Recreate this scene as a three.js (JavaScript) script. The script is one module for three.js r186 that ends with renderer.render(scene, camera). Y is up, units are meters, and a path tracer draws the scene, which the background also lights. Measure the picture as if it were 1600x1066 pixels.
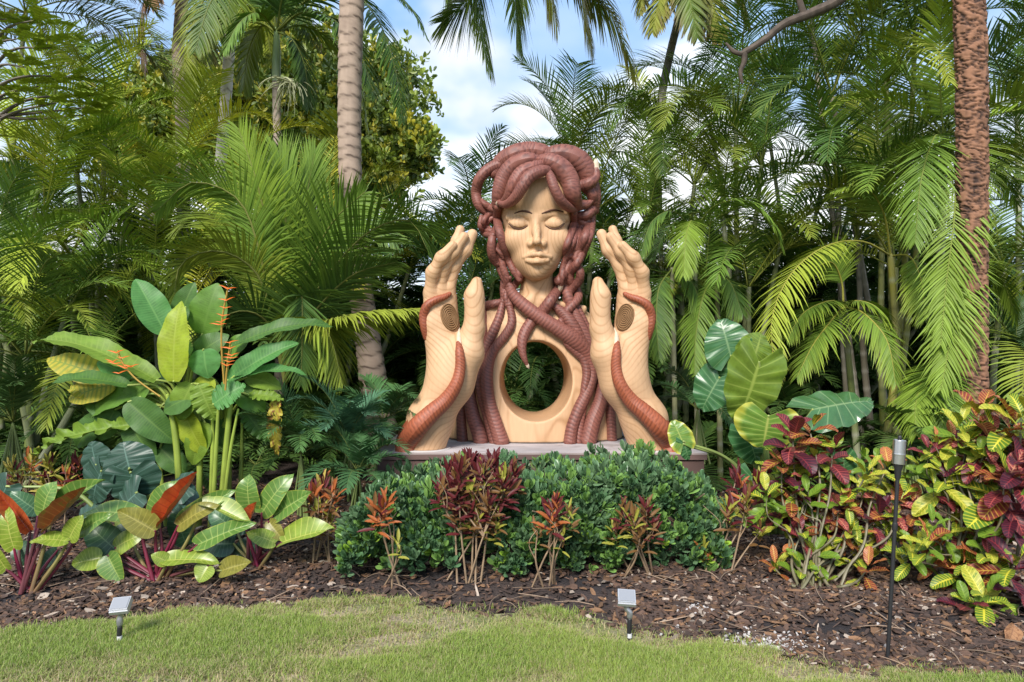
import * as THREE from 'three';
import { ImprovedNoise } from 'three/addons/math/ImprovedNoise.js';
import { mergeGeometries } from 'three/addons/utils/BufferGeometryUtils.js';

// ---------------------------------------------------------------- camera, sky, sun, exposure
const F = 1100, EYE = 1.55;
const scene = new THREE.Scene();
const camera = new THREE.PerspectiveCamera(2 * Math.atan(533 / F) * 180 / Math.PI, 1.5, 0.1, 400);
camera.position.set(0, EYE, 0);
camera.lookAt(0, EYE, -10);
scene.add(camera);
const renderer = new THREE.WebGLRenderer({ antialias: true });
renderer.toneMapping = THREE.LinearToneMapping;
renderer.toneMappingExposure = 1.5;
renderer.shadowMap.enabled = true;
const SUN = new THREE.Vector3(-0.24, 0.66, 0.74).normalize();
const sun = new THREE.DirectionalLight(new THREE.Color(1.0, 0.94, 0.87), 3.6);
sun.position.copy(SUN).multiplyScalar(30).add(new THREE.Vector3(0, 0, -6));
sun.target.position.set(0, 0, -6);
sun.castShadow = true; sun.shadow.radius = 32;
Object.assign(sun.shadow.camera, { left: -14, right: 14, top: 14, bottom: -14, near: 1, far: 70 });
sun.shadow.mapSize.set(2048, 2048);
scene.add(sun, sun.target);

// ---------------------------------------------------------------- numbers
const NZ = new ImprovedNoise();
const noise = (x, y, z) => NZ.noise(x, y, z);
const fbm = (x, y, z, o = 4) => { let a = 0, s = 0.5, f = 1; for (let i = 0; i < o; i++) { a += s * NZ.noise(x * f, y * f, z * f + i * 7.3); f *= 2.03; s *= 0.5; } return a; };
function RNG(seed) { let s = seed >>> 0; return () => { s = (s + 0x6d2b79f5) | 0; let t = Math.imul(s ^ (s >>> 15), 1 | s); t = (t + Math.imul(t ^ (t >>> 7), 61 | t)) ^ t; return ((t ^ (t >>> 14)) >>> 0) / 4294967296; }; }
const V = (x, y, z) => new THREE.Vector3(x, y, z);
const P = (px, py, d) => V((px - 800) * d / F, EYE + (533 - py) * d / F, -d);   // the point seen at a pixel, d metres away
const gd = (py) => F * EYE / (py - 533);
const G = (px, py) => P(px, py, gd(py));
const lerp = (a, b, t) => a + (b - a) * t;
const clamp = (x, a = 0, b = 1) => Math.min(b, Math.max(a, x));
const sstep = (a, b, x) => { const t = clamp((x - a) / (b - a)); return t * t * (3 - 2 * t); };
const mixc = (a, b, t) => [lerp(a[0], b[0], t), lerp(a[1], b[1], t), lerp(a[2], b[2], t)];
const mulc = (a, k) => [a[0] * k, a[1] * k, a[2] * k];
const UP = V(0, 1, 0);
const table = (xs, ys) => (x) => { if (x <= xs[0]) return ys[0]; for (let i = 1; i < xs.length; i++) if (x <= xs[i]) { return lerp(ys[i - 1], ys[i], sstep(0, 1, (x - xs[i - 1]) / (xs[i] - xs[i - 1])) * 0.4 + 0.6 * (x - xs[i - 1]) / (xs[i] - xs[i - 1])); } return ys[ys.length - 1]; };

{ // the sky: blue with summer cumulus all round
  const W = 2048, H = 1024, data = new Float32Array(W * H * 4);
  for (let j = 0; j < H; j++) for (let i = 0; i < W; i++) {
    const el = ((j + 0.5) / H - 0.5) * Math.PI, az = ((i + 0.5) / W - 0.5) * 2 * Math.PI;
    const x = Math.cos(el) * Math.cos(az), y = Math.sin(el), z = Math.cos(el) * Math.sin(az), o = (j * W + i) * 4;
    let c;
    if (y < 0) c = [0.14, 0.15, 0.1];
    else {
      c = mixc([0.50, 0.63, 0.78], [0.21, 0.40, 0.72], sstep(0, 0.55, y));
      const n = fbm(x * 2.6 + 8.112, y * 4.2 + 1.968, z * 2.6 + 33.208, 6) + 0.5 * fbm(x * 1.1 + 17.112, y * 2.2, z * 1.1 + 1.968, 3);
      const m = sstep(-0.09, 0.16, n), body = 0.72 + 0.32 * sstep(-0.1, 0.4, fbm(x * 5 + 3, y * 7 + 0.3, z * 5, 5) + 0.1);
      c = mixc(c, [body * 1.01, body * 1.02, body * 1.04], m * 0.93);
      const hz = fbm(x * 6 + 2, y * 14, z * 6 + 8, 4); c = mixc(c, [0.74, 0.80, 0.87], 0.22 * sstep(-0.2, 0.3, hz));
    }
    data[o] = c[0]; data[o + 1] = c[1]; data[o + 2] = c[2]; data[o + 3] = 1;
  }
  const t = new THREE.DataTexture(data, W, H, THREE.RGBAFormat, THREE.FloatType);
  t.mapping = THREE.EquirectangularReflectionMapping; t.magFilter = t.minFilter = THREE.LinearFilter; t.wrapS = THREE.RepeatWrapping; t.needsUpdate = true;
  scene.background = t; scene.environment = t;
}

// ---------------------------------------------------------------- objects and parts
const used = new Map();
function numbered(name) { const n = used.get(name) ?? 0; used.set(name, n + 1); return n ? name + '_' + String(n).padStart(3, '0') : name; }
function tag(o, label, category, group, kind) { if (label) o.userData.label = label; if (category) o.userData.category = category; if (group) o.userData.group = group; if (kind) o.userData.kind = kind; return o; }
function thing(name, label, category, at, group) { const g = new THREE.Group(); g.name = numbered(name); g.position.copy(at); scene.add(g); return tag(g, label, category, group); }
function shade(m) { m.castShadow = m.receiveShadow = true; return m; }
// a part whose geometry is in world coordinates
function part(t, name, geo, mat, holder) { const m = shade(new THREE.Mesh(geo, mat)); m.name = name; m.position.copy(t.position).negate(); (holder ?? t).add(m); if (holder) m.position.set(0, 0, 0); return m; }
function single(name, geo, mat, label, category, group) { const m = shade(new THREE.Mesh(geo, mat)); m.name = numbered(name); scene.add(m); return tag(m, label, category, group); }
function structure(name, geo, mat) { const m = shade(new THREE.Mesh(geo, mat)); m.name = name; m.userData.kind = 'structure'; scene.add(m); return m; }

// ---------------------------------------------------------------- textures
function tex(w, h, fn, srgb = false) {
  const d = new Uint8Array(w * h * 4);
  for (let j = 0; j < h; j++) for (let i = 0; i < w; i++) {
    const c = fn((i + 0.5) / w, (j + 0.5) / h), o = (j * w + i) * 4;
    for (let k = 0; k < 3; k++) { const v = clamp(c[k] ?? c[0]); d[o + k] = Math.round(255 * (srgb ? (v <= 0.0031308 ? v * 12.92 : 1.055 * Math.pow(v, 1 / 2.4) - 0.055) : v)); }
    d[o + 3] = 255;
  }
  const t = new THREE.DataTexture(d, w, h, THREE.RGBAFormat); t.magFilter = THREE.LinearFilter; t.minFilter = THREE.LinearFilter; t.wrapS = t.wrapT = THREE.RepeatWrapping;
  if (srgb) t.colorSpace = THREE.SRGBColorSpace; t.needsUpdate = true; return t;
}
// ---------------------------------------------------------------- materials
const leafMat = (o = {}) => new THREE.MeshPhysicalMaterial({ vertexColors: true, side: THREE.DoubleSide, roughness: 0.5, transmission: 0.26, thickness: 0, specularIntensity: 0.4, ...o });
const M = {
  frond: leafMat({ roughness: 0.46 }), frondFar: leafMat({ roughness: 0.6 }),
  wood: new THREE.MeshStandardMaterial({ vertexColors: true, roughness: 0.62 }),
  hair: new THREE.MeshStandardMaterial({ vertexColors: true, roughness: 0.55 }),
  bark: new THREE.MeshStandardMaterial({ vertexColors: true, roughness: 0.9 }),
  stem: new THREE.MeshPhysicalMaterial({ vertexColors: true, roughness: 0.5 }),
};

// ---------------------------------------------------------------- tubes: [x, y, z, r] or {p, r}
function tube(pts, { rings, sides = 10, dr, col, capA = true, capB = true, step = 0.03 } = {}) {
  const curve = new THREE.CatmullRomCurve3(pts.map((q) => q.p), false, 'centripetal');
  curve.arcLengthDivisions = Math.max(60, pts.length * 16);
  const L = curve.getLength(); rings = rings ?? Math.max(3, Math.ceil(L / step));
  const rows = [];
  const rAt = (t) => { const k = t * (pts.length - 1), i = Math.min(pts.length - 2, Math.floor(k)), f = k - i, p = (j) => pts[clamp(j, 0, pts.length - 1)].r; return Math.max(0.0005, 0.5 * (2 * p(i) + (p(i + 1) - p(i - 1)) * f + (2 * p(i - 1) - 5 * p(i) + 4 * p(i + 1) - p(i + 2)) * f * f + (3 * p(i) - p(i - 1) - 3 * p(i + 1) + p(i + 2)) * f * f * f)); };
  let N = null, prevT = null;
  for (let i = 0; i <= rings; i++) {
    const u = i / rings, c = curve.getPointAt(u), T = curve.getTangentAt(u), r = rAt(curve.getUtoTmapping(u));
    if (!N) { N = Math.abs(T.z) < 0.9 ? V(0, 0, 1) : V(0, 1, 0); N.sub(T.clone().multiplyScalar(N.dot(T))).normalize(); }
    else { N.sub(T.clone().multiplyScalar(N.dot(T))).normalize(); }
    const B = T.clone().cross(N);
    rows.push({ c, T, N: N.clone(), B, r, u, s: u * L });
    prevT = T;
  }
  const cap = (row, sgn) => [0.35, 0.7, 0.92, 1].map((k) => ({ ...row, c: row.c.clone().addScaledVector(row.T, sgn * row.r * Math.sin(k * 1.5) * 0.8), r: row.r * Math.max(0.02, Math.cos(k * 1.55)), s: row.s + sgn * row.r * k }));
  const all = [...(capA ? cap(rows[0], -1).reverse() : []), ...rows, ...(capB ? cap(rows[rings], 1) : [])];
  const pos = [], colr = [], idx = [], uv = [];
  all.forEach((w) => {
    for (let j = 0; j <= sides; j++) {
      const a = (j % sides) / sides * Math.PI * 2, sp = w.c.clone().addScaledVector(w.N, Math.cos(a) * w.r).addScaledVector(w.B, Math.sin(a) * w.r), R = w.r + (dr ? dr(w.s, a, w.u, sp) * Math.min(1, w.r / (rows[0].r * 0.2 + 0.002)) : 0), ca = Math.cos(a) * R, sa = Math.sin(a) * R;
      pos.push(w.c.x + w.N.x * ca + w.B.x * sa, w.c.y + w.N.y * ca + w.B.y * sa, w.c.z + w.N.z * ca + w.B.z * sa);
      uv.push(j / sides, w.s);
      const k = col ? col(w.s, a, w.u, sp) : [1, 1, 1]; colr.push(k[0], k[1], k[2]);
    }
  });
  const n = sides + 1;
  for (let i = 0; i < all.length - 1; i++) for (let j = 0; j < sides; j++) { const a = i * n + j, b = a + n; idx.push(a, a + 1, b, b, a + 1, b + 1); }
  return geo(pos, idx, colr, uv);
}
function geo(pos, idx, col, uv) {
  const g = new THREE.BufferGeometry();
  g.setAttribute('position', new THREE.Float32BufferAttribute(pos, 3));
  if (uv) g.setAttribute('uv', new THREE.Float32BufferAttribute(uv, 2));
  if (col) g.setAttribute('color', new THREE.Float32BufferAttribute(col, 3));
  g.setIndex(idx); g.computeVertexNormals(); return g;
}
const tp = (p, r) => ({ p, r });

// ---------------------------------------------------------------- a solid from a distance field (surface nets)
function isoMesh(f, lo, hi, c, colf) {
  const n = [0, 1, 2].map((k) => Math.ceil((hi.getComponent(k) - lo.getComponent(k)) / c) + 1), [nx, ny, nz] = n, val = new Float32Array(nx * ny * nz), S = 8, R = c * S * 0.87 * 1.6 + c * 2;
  for (let bz = 0; bz < nz; bz += S) for (let by = 0; by < ny; by += S) for (let bx = 0; bx < nx; bx += S) {
    const d0 = f(lo.x + (bx + S / 2) * c, lo.y + (by + S / 2) * c, lo.z + (bz + S / 2) * c), far = Math.abs(d0) > R;
    for (let z = bz; z < Math.min(nz, bz + S); z++) for (let y = by; y < Math.min(ny, by + S); y++) for (let x = bx; x < Math.min(nx, bx + S); x++) val[(z * ny + y) * nx + x] = far ? d0 : f(lo.x + x * c, lo.y + y * c, lo.z + z * c);
  }
  const id = new Int32Array(nx * ny * nz).fill(-1), pos = [], idx = [], col = [], at = (x, y, z) => (z * ny + y) * nx + x;
  const E = [[0, 1], [2, 3], [4, 5], [6, 7], [0, 2], [1, 3], [4, 6], [5, 7], [0, 4], [1, 5], [2, 6], [3, 7]];
  for (let z = 0; z < nz - 1; z++) for (let y = 0; y < ny - 1; y++) for (let x = 0; x < nx - 1; x++) {
    let mask = 0; const v = [];
    for (let k = 0; k < 8; k++) { const w = val[at(x + (k & 1), y + (k >> 1 & 1), z + (k >> 2))]; v.push(w); if (w < 0) mask |= 1 << k; }
    if (mask === 0 || mask === 255) continue;
    let sx = 0, sy = 0, sz = 0, m = 0;
    for (const [a, b] of E) { if ((v[a] < 0) === (v[b] < 0)) continue; const t = v[a] / (v[a] - v[b]); sx += lerp(a & 1, b & 1, t); sy += lerp(a >> 1 & 1, b >> 1 & 1, t); sz += lerp(a >> 2, b >> 2, t); m++; }
    id[at(x, y, z)] = pos.length / 3;
    const X = lo.x + (x + sx / m) * c, Y = lo.y + (y + sy / m) * c, Z = lo.z + (z + sz / m) * c; pos.push(X, Y, Z);
    const k = colf(X, Y, Z); col.push(k[0], k[1], k[2]);
  }
  for (let z = 1; z < nz - 1; z++) for (let y = 1; y < ny - 1; y++) for (let x = 1; x < nx - 1; x++) {
    const a = val[at(x, y, z)] < 0;
    const q = (other, i0, i1, i2, i3) => { if (a === (other < 0)) return; if (i0 < 0 || i1 < 0 || i2 < 0 || i3 < 0) return; a ? idx.push(i0, i1, i2, i0, i2, i3) : idx.push(i0, i2, i1, i0, i3, i2); };
    q(val[at(x + 1, y, z)], id[at(x, y - 1, z - 1)], id[at(x, y, z - 1)], id[at(x, y, z)], id[at(x, y - 1, z)]);
    q(val[at(x, y + 1, z)], id[at(x - 1, y, z - 1)], id[at(x - 1, y, z)], id[at(x, y, z)], id[at(x, y, z - 1)]);
    q(val[at(x, y, z + 1)], id[at(x - 1, y - 1, z)], id[at(x, y - 1, z)], id[at(x, y, z)], id[at(x - 1, y, z)]);
  }
  return geo(pos, idx, col);
}
const smin = (a, b, k) => { const h = Math.max(k - Math.abs(a - b), 0) / k; return Math.min(a, b) - h * h * k * 0.25; };
const smax = (a, b, k) => -smin(-a, -b, k);
const sph = (x, y, z, c, r) => Math.hypot(x - c.x, y - c.y, z - c.z) - r;
function cap(x, y, z, a, b, ra, rb) { const dx = b.x - a.x, dy = b.y - a.y, dz = b.z - a.z, t = clamp(((x - a.x) * dx + (y - a.y) * dy + (z - a.z) * dz) / (dx * dx + dy * dy + dz * dz)); return Math.hypot(x - a.x - dx * t, y - a.y - dy * t, z - a.z - dz * t) - lerp(ra, rb, t); }
function ell(x, y, z, c, rx, ry, rz) { const ax = (x - c.x) / rx, ay = (y - c.y) / ry, az = (z - c.z) / rz, k0 = Math.hypot(ax, ay, az), k1 = Math.hypot(ax / rx, ay / ry, az / rz); return k1 < 1e-6 ? -Math.min(rx, ry, rz) : k0 * (k0 - 1) / k1; }
// where the line of sight through a pixel meets (or comes nearest to) a field
function hit(f, px, py, d0 = 5.6, d1 = 7.6) {
  let best = 1e9, bp = null, d = d0;
  while (d < d1) { const p = P(px, py, d), v = f(p.x, p.y, p.z); if (v < best) { best = v; bp = p; } if (v < 0.001) break; d += clamp(Math.abs(v) * 0.6, 0.002, 0.08); }
  return bp;
}
// ================================================================ ground, mulch bed, lawn
// front edge of the bed, traced on the ground: [px, py]
const EDGE = [[-900, 1066], [-300, 1012], [0, 990], [90, 982], [190, 970], [300, 958], [400, 948], [500, 936], [560, 936], [640, 942], [700, 955], [770, 962], [850, 958], [930, 968], [1010, 985], [1090, 998], [1160, 1012], [1250, 1030], [1330, 1042], [1420, 1052], [1520, 1066], [1700, 1090], [2300, 1200]];
const EG = EDGE.map(([x, y]) => G(x, y));
const edgeZ = (x) => { if (x <= EG[0].x) return EG[0].z; for (let i = 1; i < EG.length; i++) if (x <= EG[i].x) return lerp(EG[i - 1].z, EG[i].z, (x - EG[i - 1].x) / (EG[i].x - EG[i - 1].x)); return EG[EG.length - 1].z; };
const bedH = (x, z) => 0.05 * sstep(0.1, 1.2, edgeZ(x) - z) + 0.018 * fbm(x * 1.7, 3, z * 1.7, 3) * sstep(0, 0.3, edgeZ(x) - z);
const bare = (x, z) => fbm(x * 1.4 + 3, 0.5, z * 2.2, 4) + 0.25 * fbm(x * 7, 2, z * 7, 2);   // worn patches of the lawn
{
  const g = new THREE.PlaneGeometry(400, 400); g.rotateX(-Math.PI / 2); g.translate(0, -0.06, -60);
  structure('ground', g, new THREE.MeshStandardMaterial({ color: new THREE.Color(0.04, 0.028, 0.022), roughness: 1 }));
  const sheet = (x0, x1, nx, nz, zA, zB, yf, cf) => { const pos = [], col = [], idx = [], uv = []; for (let j = 0; j <= nz; j++) for (let i = 0; i <= nx; i++) { const x = lerp(x0, x1, i / nx), z = lerp(zA(x), zB(x), Math.pow(j / nz, 1.3)); pos.push(x, yf(x, z), z); uv.push(x, z); col.push(...cf(x, z)); } for (let j = 0; j < nz; j++) for (let i = 0; i < nx; i++) { const a = j * (nx + 1) + i, b = a + nx + 1; idx.push(a, a + 1, b, b, a + 1, b + 1); } return geo(pos, idx, col, uv); };
  const grit = tex(256, 256, (x, y) => { const v = 0.5 + 0.5 * noise(x * 64, y * 64, 1) + 0.3 * noise(x * 128, y * 128, 4); return [v, v, v]; });
  const bed = sheet(-9, 9, 240, 90, (x) => edgeZ(x) + 0.25, () => -13.5, (x, z) => bedH(x, z) - 0.012, (x, z) => { const s = sstep(0.0, 0.25, fbm(x * 1.3 + 8, 1, z * 2, 4)); return mulc(mixc([0.055, 0.038, 0.032], [0.026, 0.021, 0.022], s), 1 + 0.6 * noise(x * 30, 2, z * 30)); });
  structure('mulch_bed', bed, new THREE.MeshStandardMaterial({ vertexColors: true, roughness: 1, bumpMap: grit, bumpScale: 0.02 }));
  const lawn = sheet(-9, 9, 300, 90, (x) => 14, (x) => edgeZ(x) - 0.02, () => 0, (x, z) => { const b = sstep(0.02, 0.26, bare(x, z)); return mulc(mixc([0.16, 0.18, 0.06], [0.30, 0.24, 0.16], b), 1 + 0.3 * noise(x * 40, 1, z * 40)); });
  structure('lawn', lawn, new THREE.MeshStandardMaterial({ vertexColors: true, roughness: 1, bumpMap: grit, bumpScale: 0.015 }));
}
// ---------------------------------------------------------------- palm fronds: rachis along a curve, folded leaflets either side
const GREEN = { deep: [0.064, 0.136, 0.033], mid: [0.130, 0.230, 0.033], fresh: [0.21, 0.315, 0.037], olive: [0.25, 0.295, 0.036], lime: [0.32, 0.39, 0.04], gold: [0.47, 0.46, 0.045], blue: [0.07, 0.16, 0.085], dry: [0.27, 0.155, 0.07], brown: [0.16, 0.085, 0.045] };
// a rachis bent by its own weight
function rachis(p0, dir, len, sag, n = 14, curl = 0) {
  const pts = [p0.clone()], d = dir.clone().normalize(), p = p0.clone(), side = d.clone().cross(UP).normalize();
  for (let i = 0; i < n; i++) { const t = i / n; d.y -= sag * (0.35 + 1.3 * t) / n; d.addScaledVector(side, curl / n); d.normalize(); p.addScaledVector(d, len / n); pts.push(p.clone()); }
  return pts;
}
function frondGeo(path, o) {
  const { n = 40, L = 0.5, w = 0.028, from = 0.14, lift = 0.35, droop = 0.5, color = GREEN.mid, tipc = GREEN.olive, seed = 1, spread = [1.2, 0.5], rr = 0.014, fold = 0.35, ragged = 0.1, segs = 3, stalk, roll = 0, tatter = 0, bunch = 0 } = o;
  const rnd = RNG(seed * 7919 + 13), curve = new THREE.CatmullRomCurve3(path, false, 'centripetal'); curve.arcLengthDivisions = 60;
  const pos = [], col = [], idx = [];
  const K = 60, T = [], C = [], N = [], S = [];
  for (let i = 0; i <= K; i++) {
    const t = curve.getTangentAt(i / K), c = curve.getPointAt(i / K);
    let s; if (i === 0) { s = t.clone().cross(UP); if (s.lengthSq() < 0.02) s.set(1, 0, 0); s.normalize(); s.applyAxisAngle(t, roll); } else { s = S[i - 1].clone(); s.addScaledVector(t, -s.dot(t)).normalize(); }
    T.push(t); C.push(c); S.push(s); N.push(s.clone().cross(t).normalize());
  }
  const sc = stalk ?? mixc(color, [0.24, 0.25, 0.05], 0.55);
  // rachis: a three-sided keel
  for (let i = 0; i <= K; i += 3) {
    const r = rr * (1 - 0.86 * i / K);
    for (let j = 0; j < 4; j++) { const a = j / 4 * Math.PI * 2 + Math.PI / 4; const q = C[i].clone().addScaledVector(S[i], Math.cos(a) * r).addScaledVector(N[i], Math.sin(a) * r * 0.8); pos.push(q.x, q.y, q.z); col.push(...sc); }
  }
  for (let i = 0; i < K / 3; i++) for (let j = 0; j < 4; j++) { const a = i * 4 + j, b = i * 4 + (j + 1) % 4; idx.push(a, b, a + 4, b, b + 4, a + 4); }
  const d = V(0, 0, 0), c = V(0, 0, 0), wv = V(0, 0, 0), fn = V(0, 0, 0);
  for (let i = 0; i < n; i++) for (const sg of [-1, 1]) {
    if (rnd() < tatter) continue;
    let u = from + (1 - from) * (i + 0.5 + (rnd() - 0.5) * 0.5) / n; if (u > 0.995) u = 0.995;
    const kf = u * K, k0 = Math.min(K - 1, Math.floor(kf)), f = kf - k0, t = T[k0], s = S[k0], nn = N[k0];
    c.copy(C[k0]).lerp(C[k0 + 1], f);
    const v = (u - from) / (1 - from), prof = Math.pow(Math.sin(Math.PI * clamp(0.10 + 0.86 * v)), 0.62) * (1 - 0.25 * v), len = L * prof * (1 + (rnd() - 0.5) * 2 * ragged);
    const a = lerp(spread[0], spread[1], v) + (rnd() - 0.5) * 0.16 + bunch * (Math.floor(i / 3) % 2 ? 0.15 : -0.15), li = lift + (rnd() - 0.5) * 0.3 + bunch * (rnd() - 0.5);
    d.copy(t).multiplyScalar(Math.cos(a)).addScaledVector(s, sg * Math.sin(a) * Math.cos(li)).addScaledVector(nn, Math.sin(a) * Math.sin(li)).normalize();
    const ww = w * (0.75 + 0.5 * rnd()) * (0.6 + 0.5 * prof), dr = droop * (0.6 + 0.8 * rnd()), tint = 0.8 + 0.4 * rnd(), base = mulc(mixc(color, tipc, 0.25 * rnd()), tint), tc = mulc(mixc(color, tipc, 0.5 + 0.5 * rnd()), tint);
    const first = pos.length / 3;
    for (let q = 0; q <= segs; q++) {
      const e = q / segs, wd = ww * [0.55, 1, 0.8, 0.08][Math.round(e * 3)] * 0.5;
      wv.copy(t).addScaledVector(d, -t.dot(d)).normalize(); fn.copy(d).cross(wv).normalize(); if (fn.y > 0) fn.negate();
      const cc = mixc(base, tc, e * e), up = fold * wd;
      if (q === segs) { pos.push(c.x, c.y, c.z); col.push(...cc); }
      else {
        pos.push(c.x - wv.x * wd - fn.x * up, c.y - wv.y * wd - fn.y * up, c.z - wv.z * wd - fn.z * up, c.x, c.y, c.z, c.x + wv.x * wd - fn.x * up, c.y + wv.y * wd - fn.y * up, c.z + wv.z * wd - fn.z * up);
        col.push(...cc, ...mulc(cc, 1.06), ...cc);
        c.addScaledVector(d, len / segs); d.y -= dr * (0.5 + e * 1.6) / segs; d.normalize();
      }
    }
    for (let q = 0; q < segs - 1; q++) { const b = first + q * 3; idx.push(b, b + 1, b + 3, b + 1, b + 4, b + 3, b + 1, b + 2, b + 4, b + 2, b + 5, b + 4); }
    const b = first + (segs - 1) * 3; idx.push(b, b + 1, b + 3, b + 1, b + 2, b + 3);
  }
  return geo(pos, idx, col);
}
let frondSeed = 100;
const frond = (t, path, o, name = 'frond') => part(t, name, frondGeo(path, { seed: frondSeed++, ...o }), o.mat ?? M.frond);
// fronds all round the top of a stem
function crown(t, top, n, o) {
  const { len = [1.6, 2.1], elev = [0.2, 1.3], sag = [1.2, 1.9], az0 = 0, azSpan = Math.PI * 2, seed = 1, palette = [GREEN.mid], spear = 0, keep } = o, r = RNG(seed * 31 + 5);
  for (let i = 0; i < n; i++) {
    const az = az0 + azSpan * (i + 0.5 * r()) / n * (azSpan > 6 ? 1 : 1) + (r() - 0.5) * 0.4, el = lerp(elev[0], elev[1], Math.pow(r(), 0.9)), l = lerp(len[0], len[1], r()), sg = lerp(sag[0], sag[1], r());
    const dir = V(Math.cos(el) * Math.cos(az), Math.sin(el), Math.cos(el) * Math.sin(az)), color = palette[Math.floor(r() * palette.length)];
    const path = rachis(top, dir, l, sg, 14, (r() - 0.5) * 0.5), rl = (r() - 0.5) * 0.5;
    if (keep && !keep(path)) continue;
    frond(t, path, { L: l * 0.27, n: Math.round(l * 27), ...o.leaf, color: mulc(color, (o.gain ?? 1) * (0.85 + 0.3 * r())), roll: rl });
  }
}
// ---------------------------------------------------------------- trunks
function ringedTrunk(t, pts, o = {}) {
  const { gap = 0.12, amp = 0.05, light = [0.30, 0.23, 0.18], dark = [0.10, 0.07, 0.05], seed = 1, sides = 22, step = 0.018, rough = 0.04, patch = 0.5, name = 'trunk', sharp = 0.16, tilt = 0.25, lichen, slant = 0, fibre } = o;
  const rid = (s, a) => { const w = s + 0.035 * Math.sin(a + seed) + 0.03 * noise(Math.cos(a) * 1.6, Math.sin(a) * 1.6, s * 5), e = noise(Math.cos(a) * 1.05 + 4, Math.sin(a) * 1.05, w * 17), f = noise(Math.cos(a) * 2.2, Math.sin(a) * 2.2 + 3, w * 44), g = noise(Math.cos(a) * 8, Math.sin(a) * 8, w * 30); return 1 - Math.abs(e * 0.9 + f * 0.55 + g * 0.22) * 3.0; };
  if (fibre) return part(t, name, tube(pts, { sides: 56, step: 0.008, capA: false, dr: (s, a) => -amp * pts[0].r * Math.max(0, rid(s, a)) ** 1.6 + 0.05 * pts[0].r * noise(a * 1.5, s * 7, seed), col: (s, a, u, c) => { const q = clamp(rid(s, a)), n = fbm(Math.cos(a) * 2 + seed, Math.sin(a) * 2, s * 4, 4), f = noise(a * 9, s * 70, seed); return mixc(light, dark, clamp(0.9 * q ** 1.8 + 1.0 * n + 0.25 * f + patch)); } }), M.bark);
  const k = (s, a) => { const v = s / gap + tilt * noise(Math.cos(a) * 1.2 + seed, Math.sin(a) * 1.2, s * 2) + 0.5 * noise(seed, s / gap * 0.4, 3) + slant * Math.sin(a * 1 + s * 0.8); return v - Math.floor(v); };
  return part(t, name, tube(pts, {
    sides, step, capA: false,
    dr: (s, a, u, c) => { const q = k(s, a); return amp * (0.5 - q) * 0.5 * pts[0].r * 2 - amp * pts[0].r * 1.6 * (q < sharp ? 1 - q / sharp : 0) * (0.5 + noise(a * 2 + 9, s * 9, seed)) + rough * pts[0].r * fbm(Math.cos(a) * 4 + seed, Math.sin(a) * 4, s * 16, 3); },
    col: (s, a, u, c) => { const q = k(s, a), n = fbm(Math.cos(a) * 2 + seed, Math.sin(a) * 2, s * 5, 4), f = noise(a * 6, s * 60, seed), g = noise(Math.cos(a) * 5, Math.sin(a) * 5 + seed, s * 22); let m = mixc(light, dark, clamp((q < sharp ? 0.85 * (0.4 + 1.2 * Math.max(0, g + 0.3)) : 0) + patch * n + 0.16 * f + 0.1)); if (lichen) m = mixc(m, lichen, sstep(0.05, 0.25, fbm(Math.cos(a) * 1.5 + seed + 7, Math.sin(a) * 1.5, s * 3, 3))); return m; },
  }), M.bark);
}
// slim ringed cane of a clumping palm: green to yellow with pale joints
function cane(t, pts, o = {}) {
  const { gap = 0.2, a = [0.16, 0.2, 0.045], b = [0.3, 0.3, 0.22], seed = 1, name = 'stem', sides = 9 } = o;
  const k = (s) => { const v = s / gap + 0.5 * noise(seed, s * 3, 1); return v - Math.floor(v); };
  return part(t, name, tube(pts, { sides, step: 0.04, capA: false, dr: (s) => (k(s) < 0.12 ? 0.0035 : 0), col: (s, q, u, c) => mulc(mixc(a, b, k(s) < 0.14 ? 0.9 : clamp(0.35 + 1.2 * fbm(c.x * 3 + seed, c.y * 1.3, c.z * 3, 3))), k(s) > 0.14 && k(s) < 0.2 ? 0.6 : 1) }), M.stem);
}
// ---------------------------------------------------------------- broad leaves: unit length along +y, upper face +z
function leafGeo({ nu = 18, nv = 5, th0 = 1.5, th1 = 0.5, w = 0.25, prof = (u) => Math.pow(Math.sin(Math.PI * Math.pow(u, 0.8)), 0.7), curl = 0.4, fold = 0.25, wave = 0.02, waves = 4, veins = 9, amp = 0.006, seed = 1, cut, bend = 0 } = {}) {
  const pos = [], uv = [], idx = [], r = RNG(seed), cols = 2 * nv + 1; let my = 0, mz = 0;
  for (let i = 0; i <= nu; i++) {
    const u = i / nu, an = curl * u * u, ty = Math.cos(an), tz = -Math.sin(an), ny = Math.sin(an), nz = Math.cos(an), th = lerp(th0, th1, u), ww = w * Math.max(0.004, prof(u)) * (cut ? cut(u) : 1);
    for (let j = -nv; j <= nv; j++) {
      const v = j / nv, s = Math.abs(v), al = s * ww * Math.cos(th), sd = v * ww * Math.sin(th), h = fold * s * ww - bend * s * s * ww + amp * Math.sin(2 * Math.PI * veins * u) * s * (1 - 0.5 * s) * 2 + wave * s * s * Math.sin(waves * 2 * Math.PI * u + seed + (v > 0 ? 1.7 : 0));
      pos.push(sd, my + ty * al + ny * h, mz + tz * al + nz * h); uv.push(v * 0.5 + 0.5, u);
    }
    my += ty / nu; mz += tz / nu;
  }
  for (let i = 0; i < nu; i++) for (let j = 0; j < cols - 1; j++) { const a = i * cols + j, b = a + cols; idx.push(a, a + 1, b, a + 1, b + 1, b); }
  return geo(pos, idx, null, uv);
}
const lm = new THREE.Matrix4();
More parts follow.
